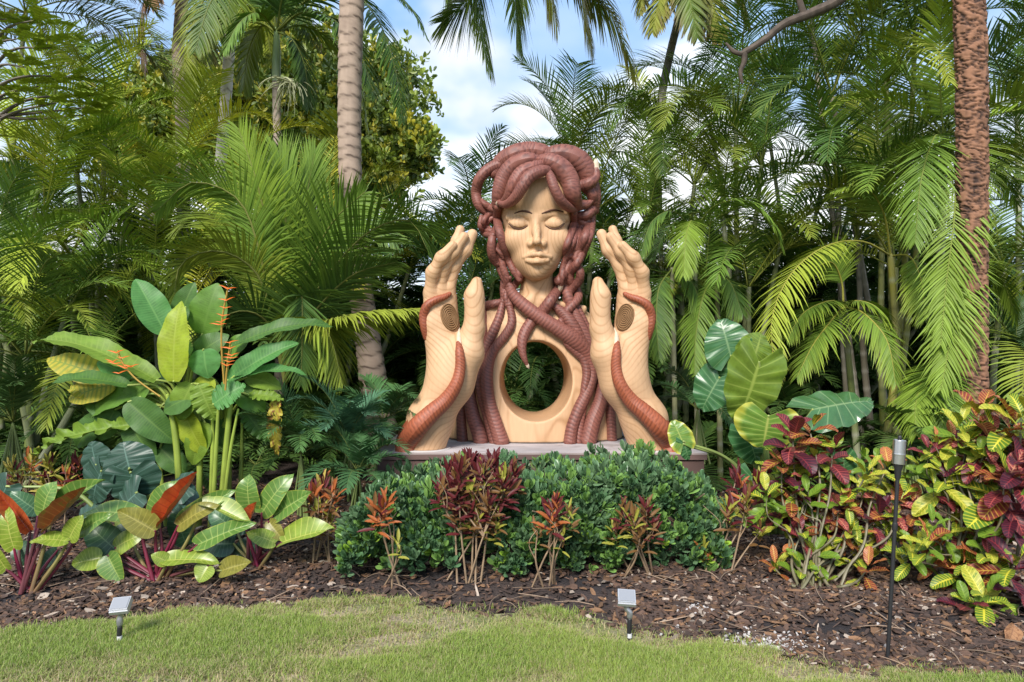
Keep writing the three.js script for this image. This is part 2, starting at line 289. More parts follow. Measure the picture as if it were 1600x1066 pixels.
// lay a unit leaf from base towards dir, its face as near to `face` as that allows
function setLeaf(t, name, g, mat, base, dir, face, L, widthK = 1, holder) {
  const y = dir.clone().normalize(), x = y.clone().cross(face).normalize(), z = x.clone().cross(y), m = shade(new THREE.Mesh(g, mat));
  lm.makeBasis(x, y, z); m.quaternion.setFromRotationMatrix(lm); m.position.copy(base).sub(t.position); m.scale.set(L * widthK, L, L); m.name = name; (holder ?? t).add(m); if (holder) m.position.sub(holder.position).sub(V(0, 0, 0)); return m;
}
// colours of a leaf: veins run at constant u
function leafTex(base, vein, { n = 9, vw = 0.10, mid = 0.05, edge, edgeW = 0.12, blotch, blotchAt = 0.1, seed = 1, slope = 0, fine = 0.12 } = {}) {
  return tex(64, 160, (x, y) => {
    const v = Math.abs(x - 0.5) * 2, k = (y + slope * v) * n, f = Math.abs(k - Math.round(k)), g = fbm(x * 5 + seed, y * 9, seed * 3.3, 4);
    let c = mulc(base, 1 + 0.5 * g + fine * noise(x * 30, y * 60, seed));
    if (blotch) c = mixc(c, blotch, sstep(blotchAt, blotchAt + 0.12, g + 0.1 * noise(x * 9, y * 20, seed)));
    if (edge) c = mixc(c, edge, sstep(1 - edgeW, 1, v + 0.3 * g));
    const vv = Math.max((1 - sstep(vw * 0.5, vw, f)) * (1 - 0.5 * v), 1 - sstep(mid, mid * 1.8, v)); return mixc(c, vein, vv);
  }, true);
}
const texLeaf = (map, o = {}) => new THREE.MeshPhysicalMaterial({ map, side: THREE.DoubleSide, roughness: 0.42, transmission: 0.22, thickness: 0, specularIntensity: 0.8, ...o });
const petiole = (t, pts, c, o = {}) => part(t, o.name ?? 'petiole', tube(pts, { sides: o.sides ?? 7, step: o.step ?? 0.05, capA: false, col: (s, a, u, q) => mulc(Array.isArray(c[0]) ? mixc(c[0], c[1], u) : c, 1 + 0.35 * noise(q.x * 9, q.y * 9, q.z * 9)) }), M.stem);
// ================================================================ the carved bust, its two hands and their plinth
const PALE = [0.59, 0.365, 0.20], TAN = [0.36, 0.185, 0.075], HAIR = [0.235, 0.085, 0.062], HAIRD = [0.10, 0.034, 0.027], RUST = [0.33, 0.09, 0.04], RUSTD = [0.15, 0.04, 0.02], CREAM = [0.62, 0.50, 0.36];
// growth rings of a stacked-timber block: a solid pattern, cut by the surface into arcs and contour lines
function rings(x, y, z, ax, az, stretch) {
  const w = 0.07 * noise(x * 2.3, y * stretch, z * 2.3) + 0.03 * noise(x * 6, y * stretch * 2.2, z * 6 + 5);
  return Math.hypot(x - ax, (z - az) * 1.0) + y * 0.06 + w;
}
const ringLine = (r, pitch) => Math.pow(0.5 + 0.5 * Math.cos(6.28318 * r / pitch + 1.2 * Math.sin(6.28318 * r / pitch)), 1.6);
function woodColor(r, x, y, z, pitch) {
  const l = ringLine(r, pitch), b = fbm(x * 3, y * 1.2, z * 3 + 2, 3), f = noise(x * 60, y * 8, z * 60);
  return mulc(mixc(PALE, TAN, clamp(0.0 + 0.50 * l * (0.6 + 1.1 * Math.max(0, 0.4 + noise(x * 2.1, y * 2.1, z * 2.1 + 3))) + 0.6 * b)), 1 + 0.07 * f);
}
const WZ = -6.95, WX = 0.2275, WY = 0.6;
{
  // plinth of grey cement with a painted brown front
  const x0 = -1.167, x1 = 1.655, z0 = -5.97, z1 = -7.62;
  const t = thing('plinth', 'low brown plinth with pale cement top under the carved bust', 'plinth', V(WX, 0, -6.8));
  const box = (a, b, n, colf) => {
    const g = new THREE.BoxGeometry(b.x - a.x, b.y - a.y, b.z - a.z, n, Math.max(2, Math.round(n / 8)), Math.round(n / 2)); g.translate((a.x + b.x) / 2, (a.y + b.y) / 2, (a.z + b.z) / 2);
    const p = g.attributes.position, c = new Float32Array(p.count * 3);
    for (let i = 0; i < p.count; i++) { const x = p.getX(i), y = p.getY(i), z = p.getZ(i); c.set(colf(x, y, z), i * 3); p.setXYZ(i, x + 0.004 * noise(x * 7, y * 7, z * 7), y + 0.003 * noise(x * 5, y * 5, z * 5 + 4), z + 0.005 * noise(x * 6, y * 9, z * 6 + 8)); }
    g.setAttribute('color', new THREE.BufferAttribute(c, 3)); g.computeVertexNormals(); return g;
  };
  const bm = new THREE.MeshStandardMaterial({ vertexColors: true, roughness: 0.85 });
  part(t, 'base', box(V(x0 + 0.02, -0.1, z1 + 0.02), V(x1 - 0.02, 0.54, z0 - 0.02), 60, (x, y, z) => mulc([0.105, 0.062, 0.052], 1 + 0.5 * fbm(x * 4, y * 9, z * 4, 4))), bm);
  part(t, 'top_slab', box(V(x0, 0.543, z1), V(x1, WY, z0), 120, (x, y, z) => {
    const s = fbm(x * 2.2, y, z * 3.5, 5), d = sstep(0.02, 0.3, fbm(x * 5 + 4, 1, z * 8, 4));
    if (z > z0 - 0.004 || x < x0 + 0.004 || x > x1 - 0.004) return mulc(y > WY - 0.012 ? [0.34, 0.28, 0.26] : [0.125, 0.075, 0.064], 1 + 0.5 * s);
    return mixc(mulc([0.46, 0.42, 0.42], 1 + 0.5 * s), [0.25, 0.21, 0.19], d * 0.6);
  }), bm);
}
// ---- torso
const wT = table([0, 0.3, 0.6, 0.9, 1.1, 1.22, 1.29, 1.34, 1.38], [0.86, 0.835, 0.775, 0.70, 0.62, 0.54, 0.43, 0.27, 0.12]);
const dT = table([0, 0.4, 0.8, 1.1, 1.3, 1.4], [0.42, 0.385, 0.34, 0.30, 0.22, 0.12]);
const NECK = [P(840, 425, 6.78), P(839, 462, 6.86), P(838, 500, 6.93)];
function torsoBody(x, y, z) {
  const h = y - WY, w = wT(h), dz = dT(h), q = Math.hypot((x - WX) / w, (z - WZ) / dz);
  let d = (q - 1) * dz * 0.95 * lerp(1, 1.4, Math.min(1, Math.abs(x - WX) / w));
  d = smax(d, h - 1.345, 0.05);
  d = smin(d, cap(x, y, z, NECK[0], NECK[1], 0.148, 0.150), 0.08); d = smin(d, cap(x, y, z, NECK[1], NECK[2], 0.15, 0.22), 0.10);
  const cl = cap(x, y, z, P(828, 470, 6.70), P(770, 478, 6.80), 0.02, 0.03), cr = cap(x, y, z, P(850, 470, 6.70), P(912, 482, 6.80), 0.02, 0.03);
  return smin(d, Math.min(cl, cr), 0.09);
}
function torso(x, y, z) {
  let d = torsoBody(x, y, z);
  if (y < 1.75) {
    const t = clamp((-6.58 - z) / 0.72), rx = lerp(0.345, 0.305, t), ry = lerp(0.378, 0.362, t);
    const dh = (Math.hypot((x - 0.2265) / rx, (y - 1.178) / ry) - 1) * rx; d = smax(d, -dh, 0.022);
  }
  return smax(d, WY + 0.004 - y, 0.01);
}
const tr = (x, y, z) => rings(x, y, z, WX + 0.1, WZ - 0.35, 0.8);
const torsoG = (x, y, z) => { const d = torso(x, y, z); return Math.abs(d) < 0.02 ? d + 0.0008 * ringLine(tr(x, y, z), 0.034) : d; };
const bust = thing('wooden_bust', 'carved wooden bust of a woman with snaking hair and a round hole through her chest', 'sculpture', V(WX, WY, WZ));
part(bust, 'torso', isoMesh(torsoG, V(-0.75, 0.58, -7.45), V(1.2, 2.2, -6.42), 0.0074, (x, y, z) => woodColor(tr(x, y, z), x, y, z, 0.034)), M.wood);
{ // the thin black joint plate under the torso
  const s = new THREE.CylinderGeometry(1, 1, 0.008, 72); s.scale(0.885, 1, 0.445); s.translate(WX, WY + 0.004, WZ);
  part(bust, 'base_plate', s, new THREE.MeshStandardMaterial({ color: new THREE.Color(0.09, 0.075, 0.07), roughness: 0.8 }));
}
// ---- head: H(px, py, k) is a point k * 6 mm in front of the middle of the head
const H = (px, py, k) => P(px, py, 6.75 - k * 0.006), U = 0.006;
const HP = {
  cran: H(838, 322, -12), face: H(838, 366, 2), jaw: H(838, 401, 14), chin: H(839, 423, 32), chl: H(806, 374, 23), chr: H(871, 374, 23), nb: H(837, 342, 45), nm: H(838, 362, 52), nt: H(839, 377, 60),
  nl: H(829, 381, 50), nr: H(849, 381, 50), bl0: H(795, 340, 30), bl1: H(829, 336, 44), br0: H(883, 340, 30), br1: H(847, 336, 44), el: H(811, 351, 31), er: H(866, 351, 31), sl: H(811, 346, 58), sr: H(866, 346, 58),
  ul0: H(819, 402, 43), ul1: H(834, 397.5, 52), ul2: H(844, 397.5, 52), ul3: H(861, 402, 43), ll0: H(824, 407, 45), ll1: H(839, 409.5, 51), ll2: H(855, 407, 45), cut0: H(815, 402.5, 46), cut1: H(839, 403.2, 57.5), cut2: H(864, 402.5, 46),
  mz: H(839, 403, 30), temL: H(792, 330, 5), temR: H(886, 330, 5), fore: H(838, 305, 20), underlip: H(839, 418, 52), jl: H(800, 402, 2), jr: H(877, 402, 2),
};
function faceField(x, y, z) {
  let d = ell(x, y, z, HP.cran, 60 * U, 68 * U, 66 * U);
  d = smin(d, ell(x, y, z, HP.face, 49 * U, 66 * U, 45 * U), 0.06);
  d = smin(d, ell(x, y, z, HP.fore, 44 * U, 40 * U, 30 * U), 0.08);
  d = smin(d, ell(x, y, z, HP.jaw, 33 * U, 37 * U, 30 * U), 0.10);
  d = smin(d, sph(x, y, z, HP.chin, 11 * U), 0.10);
  d = smin(d, Math.min(sph(x, y, z, HP.chl, 20 * U), sph(x, y, z, HP.chr, 20 * U)), 0.07);
  d = smin(d, ell(x, y, z, HP.mz, 26 * U, 20 * U, 17 * U), 0.06);
  // eye hollows under the brow, lids over the closed eyes
  d = smax(d, -Math.min(ell(x, y, z, HP.sl, 18 * U, 11 * U, 17 * U), ell(x, y, z, HP.sr, 18 * U, 11 * U, 17 * U)), 0.055);
  d = smin(d, Math.min(cap(x, y, z, HP.bl0, HP.bl1, 5 * U, 4 * U), cap(x, y, z, HP.br0, HP.br1, 5 * U, 4 * U)), 0.05);
  d = smin(d, Math.min(ell(x, y, z, HP.el, 17.5 * U, 12.5 * U, 16 * U), ell(x, y, z, HP.er, 17.5 * U, 12.5 * U, 16 * U)), 0.018);
  // nose
  let n = smin(cap(x, y, z, HP.nb, HP.nm, 4.2 * U, 5 * U), cap(x, y, z, HP.nm, HP.nt, 4.8 * U, 6.0 * U), 0.04);
  n = smin(n, Math.min(sph(x, y, z, HP.nl, 4.8 * U), sph(x, y, z, HP.nr, 4.8 * U)), 0.05);
  d = smin(d, n, 0.046);
  // lips
  let l = smin(cap(x, y, z, HP.ul0, HP.ul1, 1.8 * U, 4.6 * U), cap(x, y, z, HP.ul2, HP.ul3, 4.6 * U, 1.8 * U), 0.035);
  const ll = smin(cap(x, y, z, HP.ll0, HP.ll1, 3.2 * U, 6.4 * U), cap(x, y, z, HP.ll1, HP.ll2, 6.4 * U, 3.2 * U), 0.02);
  d = smin(d, Math.min(l, ll), 0.022);
  const cut = Math.min(cap(x, y, z, HP.cut0, HP.cut1, 1.2 * U, 1.3 * U), cap(x, y, z, HP.cut1, HP.cut2, 1.3 * U, 1.2 * U));
  d = smax(d, -cut, 0.008);
  d = smax(d, -sph(x, y, z, HP.underlip, 5 * U), 0.04);
  return d;
}
// lash lines: grooves sunk along the lower rim of each lid
const lash = [[-16, 349], [-10, 354.5], [-2, 357.2], [6, 356.5], [13, 352.5]].map(([k, y]) => [k, y]);
const lashPts = (s) => lash.map(([k, y]) => hit(faceField, (s > 0 ? 866 : 811) + k * s * -1, y, 6.2, 7));
const LL = lashPts(1), LR = lashPts(-1);
const lidFold = (s) => [[-14, 343.5], [-7, 339.5], [1, 338.5], [9, 341.5], [14, 346]].map(([k, y]) => hit(faceField, (s > 0 ? 866 : 811) - k * s, y, 6.2, 7));
const FL = lidFold(1), FR = lidFold(-1);
function headField(x, y, z) {
  let d = faceField(x, y, z);
  if (Math.abs(d) < 0.05 && z > -6.65) {
    let g = 1; for (const A of [LL, LR]) for (let i = 0; i < A.length - 1; i++) g = Math.min(g, cap(x, y, z, A[i], A[i + 1], 0.0085, 0.0085));
    d = smax(d, -g, 0.006);
    g = 1; for (const A of [FL, FR]) for (let i = 0; i < A.length - 1; i++) g = Math.min(g, cap(x, y, z, A[i], A[i + 1], 0.004, 0.004));
    d = smax(d, -g, 0.014);
  }
  return d;
}
const fr = (x, y, z) => rings(x, y, z, WX - 0.62, -7.2, 0.35);
{
  const g = (x, y, z) => { const d = headField(x, y, z); return Math.abs(d) < 0.02 ? d + 0.0004 * ringLine(fr(x, y, z), 0.026) : d; };
  const face = part(bust, 'face', isoMesh(g, V(-0.2, 2.04, -7.25), V(0.66, 3.25, -6.3), 0.0062, (x, y, z) => woodColor(fr(x, y, z), x, y, z, 0.026)), M.wood);
  const dark = new THREE.MeshStandardMaterial({ color: new THREE.Color(0.095, 0.042, 0.026), roughness: 0.8 });
  for (const e of [[[804, 333.5], [815, 330], [825, 331], [831, 333.5]], [[847, 333.5], [854, 331], [864, 328], [880, 331]]]) {
    const b = part(bust, 'eyebrow', tube(e.map(([x, y], i) => tp(hit(headField, x, y, 6.2, 7), [0.005, 0.009, 0.010, 0.006][i])), { sides: 8, step: 0.01 }), dark, face);
  }
  for (const A of [LL, LR]) part(bust, 'eyelash', tube(A.map((p) => tp(p.clone().add(V(0, -0.003, -0.004)), 0.006)), { sides: 6, step: 0.012 }), dark, face);
}
// ---- hair: each strand a tapering snake of laminated timber
const hullC = H(838, 318, -14);
const hull = (x, y, z) => Math.min(ell(x, y, z, hullC, 66 * U, 74 * U, 72 * U), faceField(x, y, z));
const torsoHull = (x, y, z) => smin(torsoBody(x, y, z), faceField(x, y, z), 0.03);
function strandLook(seed, a = HAIR, b = HAIRD, pitch = 0.034) {
  // laminations: level sheets of the block, swept back on the head, crossing the strands as scallops lower down
  const ph = seed * 1.7, sl = 1.1 + 0.5 * Math.sin(seed * 3.1), low = a !== HAIR, k = (s, t, c) => { const m = low ? 1 : 1 - sstep(2.05, 2.35, c.y), v = lerp((c.z * 1.0 + c.y * 0.55 + 0.25 * c.x * Math.sin(seed) + 0.10 * noise(c.x * 3 + seed, c.y * 3, c.z * 3)) / (pitch * 0.5), s / pitch + sl * Math.cos(t + ph) + 0.5 * Math.cos(2 * t + ph * 2) + 0.8 * noise(s * 4, seed, Math.cos(t)), m); return v - Math.floor(v); };
  return {
    dr: (s, t, u, c) => -0.0030 * sstep(0.5, 0.85, k(s, t, c)) * (1 - sstep(0.9, 1, k(s, t, c))),
    col: (s, t, u, c) => { const l = sstep(0.45, 0.82, k(s, t, c)) * (1 - sstep(0.9, 1, k(s, t, c))), n = fbm(c.x * 5, c.y * 5, c.z * 5 + seed, 3); return mulc(mixc(a, b, clamp(0.85 * l + 0.45 * n)), 1 + 0.25 * noise(c.x * 2 + seed, c.y * 2, c.z * 2)); },
  };
}
// points: [px, py, r in photo pixels, lift towards the viewer in the same unit]
let strandN = 0;
function strand(field, pts, name = 'hair_strand', mat = M.hair, tip = 0, look, holder = bust, step = 0.0095) {
  const q = pts.map(([px, py, r, lift = 0.35]) => { const p = hit(field, px, py), d = -p.z, e = P(px, py, d - lift * r * d / F * (Math.abs(lift) < 3 ? 1 : 0) - (Math.abs(lift) >= 3 ? lift * U : 0)); return tp(e, r * d / F); });
  strandN++;
  const m = part(holder, name, tube(q, { sides: 20, step, ...(look ?? strandLook(strandN)) }), mat);
  if (tip) { // broken end: raw cream timber, left bare
    const a = q[q.length - 2], b = q[q.length - 1], dir = b.p.clone().sub(a.p).normalize(), e = b.p.clone().addScaledVector(dir, tip * U);
    part(holder, 'broken_tip', tube([tp(b.p.clone().addScaledVector(dir, -0.01), b.r * 1.02), tp(b.p.clone().lerp(e, 0.5), b.r * 0.92), tp(e, b.r * 0.45)], { sides: 10, step: 0.012, dr: (s, t) => 0.003 * noise(s * 30, Math.cos(t) * 2, Math.sin(t) * 2), col: (s, t, u, c) => mulc(CREAM, 1 + 0.25 * noise(c.x * 40, c.y * 12, c.z * 40)) }), M.wood, m);
  }
  return m;
}
{ // scalp under the strands
  const scalp = (x, y, z) => { const d = ell(x, y, z, hullC, 57 * U, 66 * U, 66 * U), p = Math.max(z + 6.62, y < 2.72 ? z + 6.72 : -1); return smax(d, p, 0.06); };
  const sc = strandLook(3); part(bust, 'scalp', isoMesh(scalp, V(-0.28, 2.3, -7.35), V(0.75, 3.35, -6.2), 0.016, (x, y, z) => mulc(mixc(HAIR, HAIRD, 0.45 + 0.5 * ringLine(y + 0.3 * noise(x * 3, y * 3, z * 3), 0.034)), 0.9)), M.hair);
  const S = (pts, tip) => strand(hull, pts.map(([x, y, q, l]) => [x, y, q * (y > 330 ? 0.86 : 0.96), l]), 'hair_strand', M.hair, tip);
  // crown
  S([[862, 240, 9, 0], [850, 239, 14, 0], [828, 237, 16.5, 0], [803, 242, 16, 0.1], [783, 254, 14, 0.1], [772, 272, 10, 0]]);
  S([[846, 243, 8, 0.1], [864, 241, 14, 0.2], [884, 242, 17, 0.2], [905, 252, 18, 0.3], [919, 273, 16, 0.2], [920, 296, 12, 0]]);
  S([[897, 290, 7, 1.4], [908, 290, 9, 1.5], [921, 286, 9.5, 1.6], [931, 276, 7.5, 1.6], [931, 264, 6, 1.6]], 15);
  S([[806, 254, 9, 0.4], [788, 256, 10.5, 0.2], [766, 263, 9.5, 0], [750, 278, 9, 0], [744, 300, 8.6, 0], [748, 320, 8, 0], [760, 334, 6, 0.2]]);
  S([[842, 250, 8, 1], [826, 250, 13, 1], [804, 258, 14, 1.1], [788, 276, 13.5, 1.1], [780, 300, 12, 1], [777, 322, 9.5, 0.9]]);
  S([[800, 262, 6, 0.6], [786, 276, 6, 0.4], [776, 296, 6, 0.4], [773, 318, 6, 0.4], [765, 330, 5, 0.4]]);
  S([[850, 256, 7, 1.2], [834, 261, 10, 1.4], [815, 270, 11.5, 1.6], [803, 288, 11, 1.6], [795, 306, 8.5, 1.4], [786, 316, 6, 1.2]]);
  S([[855, 266, 8, 2.0], [843, 268, 10, 2.2], [827, 276, 10.5, 2.4], [816, 292, 10, 2.5], [806, 308, 9, 2.4], [792, 319, 7, 2.2], [780, 317, 5.5, 2]], 9);
  S([[844, 250, 9, 1.3], [858, 252, 13.5, 1.5], [876, 262, 16, 1.5], [890, 281, 15.5, 1.6], [895, 303, 14, 1.6], [902, 320, 10.5, 1.5], [916, 319, 7, 1.5], [930, 311, 2, 1.5]]);
  S([[855, 266, 6, 2.2], [861, 279, 8, 2.3], [867, 296, 8.5, 2.4], [876, 313, 8.5, 2.3], [888, 324, 7.5, 1.9], [899, 328, 5, 1.4]]);
  S([[912, 288, 9, 0.4], [925, 303, 9.5, 0.3], [927, 322, 9.5, 0.2], [916, 336, 9.5, 0.7], [901, 337, 8, 1]]);
  S([[880, 256, 10, -0.6], [905, 262, 14, -0.6], [922, 282, 13, -0.5], [931, 306, 9, -0.4], [930, 330, 7, -0.2]]);
  S([[812, 244, 10, -0.9], [796, 264, 11, -0.9], [786, 290, 10, -0.8], [778, 322, 9, -0.6], [772, 345, 8, -0.4]]);
  // left side, curled ends beside the cheek
  S([[752, 312, 3, 1], [757, 318, 5, 1], [765, 324, 6, 1.2], [776, 328, 6, 1.5]]);
  S([[776, 330, 5, 1], [765, 335, 5.5, 1.2], [756, 345, 6, 1], [757, 356, 6, 1], [768, 361, 5.5, 1.2], [778, 357, 4, 1.4]]);
  S([[775, 338, 4, 2], [766, 343, 4.5, 2.3], [760, 352, 4.5, 2.2], [766, 358, 3.5, 2]]);
  S([[752, 338, 4, 0], [751, 352, 6, 0], [757, 364, 6, 0], [770, 368, 5, 0.5], [776, 362, 4, 1]]);
  S([[778, 322, 7, 1.5], [777, 342, 8, 1.4], [781, 364, 8, 1.2], [787, 385, 7.5, 1], [794, 405, 7, 0.9], [803, 424, 6.5, 0.9], [812, 438, 5, 0.9]]);
  S([[776, 356, 7, 0.3], [769, 374, 8, 0.2], [768, 394, 8.5, 0.2], [775, 409, 8.5, 0.3], [788, 415, 6, 0.5]]);
  S([[776, 389, 4, 1.4], [782, 395, 5, 1.6], [786, 404, 4, 1.6]]);
  S([[788, 372, 6, -0.4], [779, 392, 8, -0.6], [781, 416, 8, -0.6], [790, 436, 8, -0.4], [800, 452, 7, 0]]);
  // right side
  S([[897, 332, 6, 1.2], [896, 348, 7, 1.2], [892, 366, 7, 1.1], [886, 382, 6.5, 1], [881, 396, 5, 0.9]]);
  S([[903, 335, 5, 1.2], [901, 356, 6.5, 1.2], [895, 378, 7, 1.2], [887, 396, 7, 1.2], [881, 414, 6.5, 1.2], [878, 434, 6, 1.1], [876, 447, 5, 1]], 11);
  S([[901, 338, 5, 0.6], [909, 347, 7, 0.6], [917, 351, 5.5, 0.7], [924, 353, 2.5, 0.7]]);
  S([[903, 348, 5, 0.6], [912, 357, 6, 0.6], [922, 361, 3, 0.6]]);
  S([[912, 336, 8, 0], [918, 352, 9, 0], [914, 371, 9.5, 0], [905, 388, 9, 0], [899, 404, 8, 0.1]]);
  S([[926, 330, 6, -0.4], [924, 350, 8, -0.4], [920, 372, 8, -0.4], [910, 396, 8, -0.3], [900, 416, 8, -0.2]]);
  S([[906, 352, 6, -0.4], [902, 380, 8, -0.4], [893, 404, 9, -0.2], [884, 424, 9, 0], [872, 440, 8, 0.2]]);
  // nape and neck
  const B = (pts, tip) => strand(torsoHull, pts.map(([x, y, q, l]) => [x, y, q * (y < 480 ? 0.85 : 0.92), l]), 'hair_strand', M.hair, tip);
  B([[783, 398, 6, 0], [786, 418, 7, 0.3], [792, 436, 6.5, 0.5], [788, 454, 6, 0.5], [786, 472, 6, 0.5]]);
  B([[802, 414, 6, 0], [812, 430, 8, 0.4], [806, 444, 7, 0.6], [795, 458, 6, 0.6]]);
  B([[797, 434, 4, 1], [793, 448, 4.5, 1.2], [790, 462, 5, 1.2], [793, 478, 5, 0.8]]);
  B([[788, 440, 8, -0.5], [790, 462, 10, -0.2], [797, 478, 9, 0]]);
  // plait on the right of the neck
  const plait = (ph) => Array.from({ length: 8 }, (_, i) => { const t = i / 7, cx = lerp(899, 888, t) + 4 * Math.sin(t * 3), a = t * 9 + ph; return [cx + 9 * Math.cos(a), lerp(398, 492, t), lerp(8, 8.5, t), 0.4 + 0.8 * Math.sin(a)]; });
  B(plait(0)); B(plait(Math.PI));
  B([[884, 428, 8, 0.2], [882, 446, 9, 0.4], [888, 464, 9, 0.6], [893, 482, 8, 0.7]]);
  B([[868, 436, 6, 0.2], [872, 452, 7, 0.5], [866, 466, 6, 0.8]]);
  // strands over the chest
  B([[872, 452, 9, 1.1], [860, 470, 10.5, 1.1], [846, 489, 10.5, 0.6], [829, 505, 10, 0.3], [817, 528, 9.5, 0.8], [816, 548, 7, 1.3], [820, 562, 5, 1.7], [824, 571, 3, 1.8]], 5);
  B([[793, 446, 8, 0.7], [803, 462, 10.5, 1.1], [822, 480, 11.5, 1.3], [848, 499, 12, 1.2], [872, 514, 13, 1], [896, 530, 15, 0.8], [917, 553, 13, 0.6], [925, 581, 10.5, 0.6], [918, 611, 10.5, 0.6], [904, 641, 10.5, 0.6], [894, 668, 10.5, 0.6], [890, 692, 11, 0.6]]);
  B([[786, 468, 5, 0.6], [780, 496, 7.5, 0.5], [768, 524, 8.5, 0.5], [757, 550, 9, 0.5], [750, 580, 9, 0.5], [751, 610, 8.5, 0.6], [758, 640, 8, 0.6], [765, 666, 8, 0.6], [772, 692, 8, 0.6]]);
  B([[790, 468, 5, 0.8], [798, 486, 6.5, 0.7], [799, 506, 7.5, 0.6], [788, 526, 8, 0.6], [772, 546, 8.5, 0.6], [763, 568, 10, 0.7], [760, 598, 11.5, 0.8], [764, 630, 12, 0.8], [774, 662, 12.5, 0.8], [784, 692, 13.5, 0.8]]);
  B([[788, 470, 5, 0.2], [772, 475, 8, 0.3], [758, 481, 8.5, 0.2], [754, 500, 8, 0.3], [754, 524, 8.5, 0.3], [746, 550, 9.5, 0.3], [738, 578, 10, 0.4], [733, 610, 11, 0.4], [738, 646, 12, 0.5], [748, 676, 13, 0.5], [752, 692, 13, 0.5]]);
  B([[752, 490, 7, -0.2], [744, 530, 9, -0.1], [734, 568, 9, 0], [724, 610, 9, 0.1], [721, 650, 9, 0.2], [723, 690, 10, 0.3]]);
  B([[876, 500, 5, 1.5], [880, 518, 6, 1.4], [886, 536, 6.5, 1.2], [900, 550, 7, 1], [912, 562, 7.5, 1.1], [917, 582, 8, 1.1], [914, 606, 7.5, 1], [910, 640, 7, 0.7], [906, 668, 7, 0.6], [904, 692, 7.5, 0.6]]);
  B([[866, 478, 7, 0.8], [880, 490, 10, 0.8], [894, 508, 11, 0.7], [906, 530, 11, 0.5]]);
  B([[893, 478, 8, 0.4], [906, 506, 10, 0.4], [920, 536, 11, 0.4], [934, 566, 11.5, 0.5], [942, 596, 12, 0.5], [938, 628, 12.5, 0.6], [926, 660, 14, 0.6], [918, 692, 15, 0.6]]);
  B([[898, 472, 7, 0], [912, 506, 9, 0.1], [926, 540, 10, 0.1], [940, 574, 10, 0.2], [950, 610, 9.5, 0.3], [954, 650, 9, 0.3], [956, 688, 9, 0.4]]);
  B([[884, 486, 6, 1], [897, 512, 8, 1.3], [908, 540, 9, 1.2], [921, 562, 8, 1.3]]);
}
// ---- the two hands
const R = (px, d) => px * d / F;
const HB = [ // forearm, wrist, palm and fingers: [x, y, d, r, x, y, d, r, blend]
  [662, 722, 6.22, 30, 672, 656, 6.22, 33, 0.02], [672, 656, 6.22, 33, 700, 604, 6.22, 32, 0.10], [700, 604, 6.22, 32, 706, 574, 6.22, 31, 0.10],
  [692, 584, 6.22, 21, 674, 505, 6.23, 14, 0.10], [674, 505, 6.23, 14, 672, 458, 6.22, 10, 0.06], [700, 580, 6.22, 23, 688, 505, 6.26, 15, 0.08], [688, 505, 6.26, 15, 687, 455, 6.25, 10.5, 0.06],
  [706, 580, 6.22, 23, 698, 508, 6.28, 15, 0.08], [698, 508, 6.28, 15, 700, 452, 6.28, 10.5, 0.06], [706, 520, 6.29, 11, 704, 465, 6.3, 9, 0.05],
  [712, 590, 6.2, 28, 731, 552, 6.17, 23, 0.12], [731, 552, 6.17, 23, 741, 512, 6.17, 13.5, 0.08], [741, 512, 6.17, 13.5, 742, 484, 6.16, 11.4, 0.10], [742, 484, 6.16, 11.4, 741, 462, 6.16, 11.6, 0.10], [741, 462, 6.16, 11.6, 745, 441, 6.18, 8.4, 0.10],
];
const FING = [
  [[672, 458, 6.22, 10], [676, 426, 6.17, 9.8], [690, 403, 6.14, 9.2], [707, 384, 6.14, 7.4]],
  [[687, 455, 6.25, 10], [692, 421, 6.22, 9.8], [708, 394, 6.19, 9.2], [725, 370, 6.2, 7.6]],
  [[701, 452, 6.28, 10], [709, 416, 6.28, 9.8], [727, 391, 6.27, 9.4], [738, 366, 6.28, 8]],
  [[700, 452, 6.34, 9.5], [706, 408, 6.38, 9.2], [714, 378, 6.4, 8.6], [719, 359, 6.41, 7]],
];
const HS = HB.map(([a, b, c, r, e, f, g, q, k]) => [P(a, b, c), P(e, f, g), R(r, c), R(q, g), k]);
const FS = FING.map((f) => f.slice(1).map((q, i) => { const p = f[i]; return [P(p[0], p[1], p[2]), P(q[0], q[1], q[2]), R(p[3], p[2]), R(q[3], q[2])]; }));
function handField(x, y, z) {
  let d = cap(x, y, z, HS[0][0], HS[0][1], HS[0][2], HS[0][3]);
  for (let i = 1; i < HS.length; i++) d = smin(d, cap(x, y, z, HS[i][0], HS[i][1], HS[i][2], HS[i][3]), HS[i][4]);
  if (y > 1.6) {
    let fm = 1e3;
    for (const f of FS) { let g = 1e3; for (const s of f) g = smin(g, cap(x, y, z, s[0], s[1], s[2], s[3]), 0.045); fm = smin(fm, g, 0.003); }
    d = smin(d, fm, 0.03);
  }
  return smax(d, WY + 0.004 - y, 0.01);
}
const hr = (x, y, z) => 0.45 * rings(x, y, z, -0.42 - (y - 1.4) * 0.12, -6.75, 0.9) + (y - 0.6) * 0.42 + 0.10 * Math.sin(x * 5 + y * 2);
const MX = 2 * (839.5 - 800) * 6.2 / F;
function mirror(g) {
  const m = g.clone(), p = m.attributes.position; for (let i = 0; i < p.count; i++) p.setX(i, MX - p.getX(i));
  const ix = m.index.array; for (let i = 0; i < ix.length; i += 3) { const a = ix[i]; ix[i] = ix[i + 1]; ix[i + 1] = a; } m.computeVertexNormals(); return m;
}
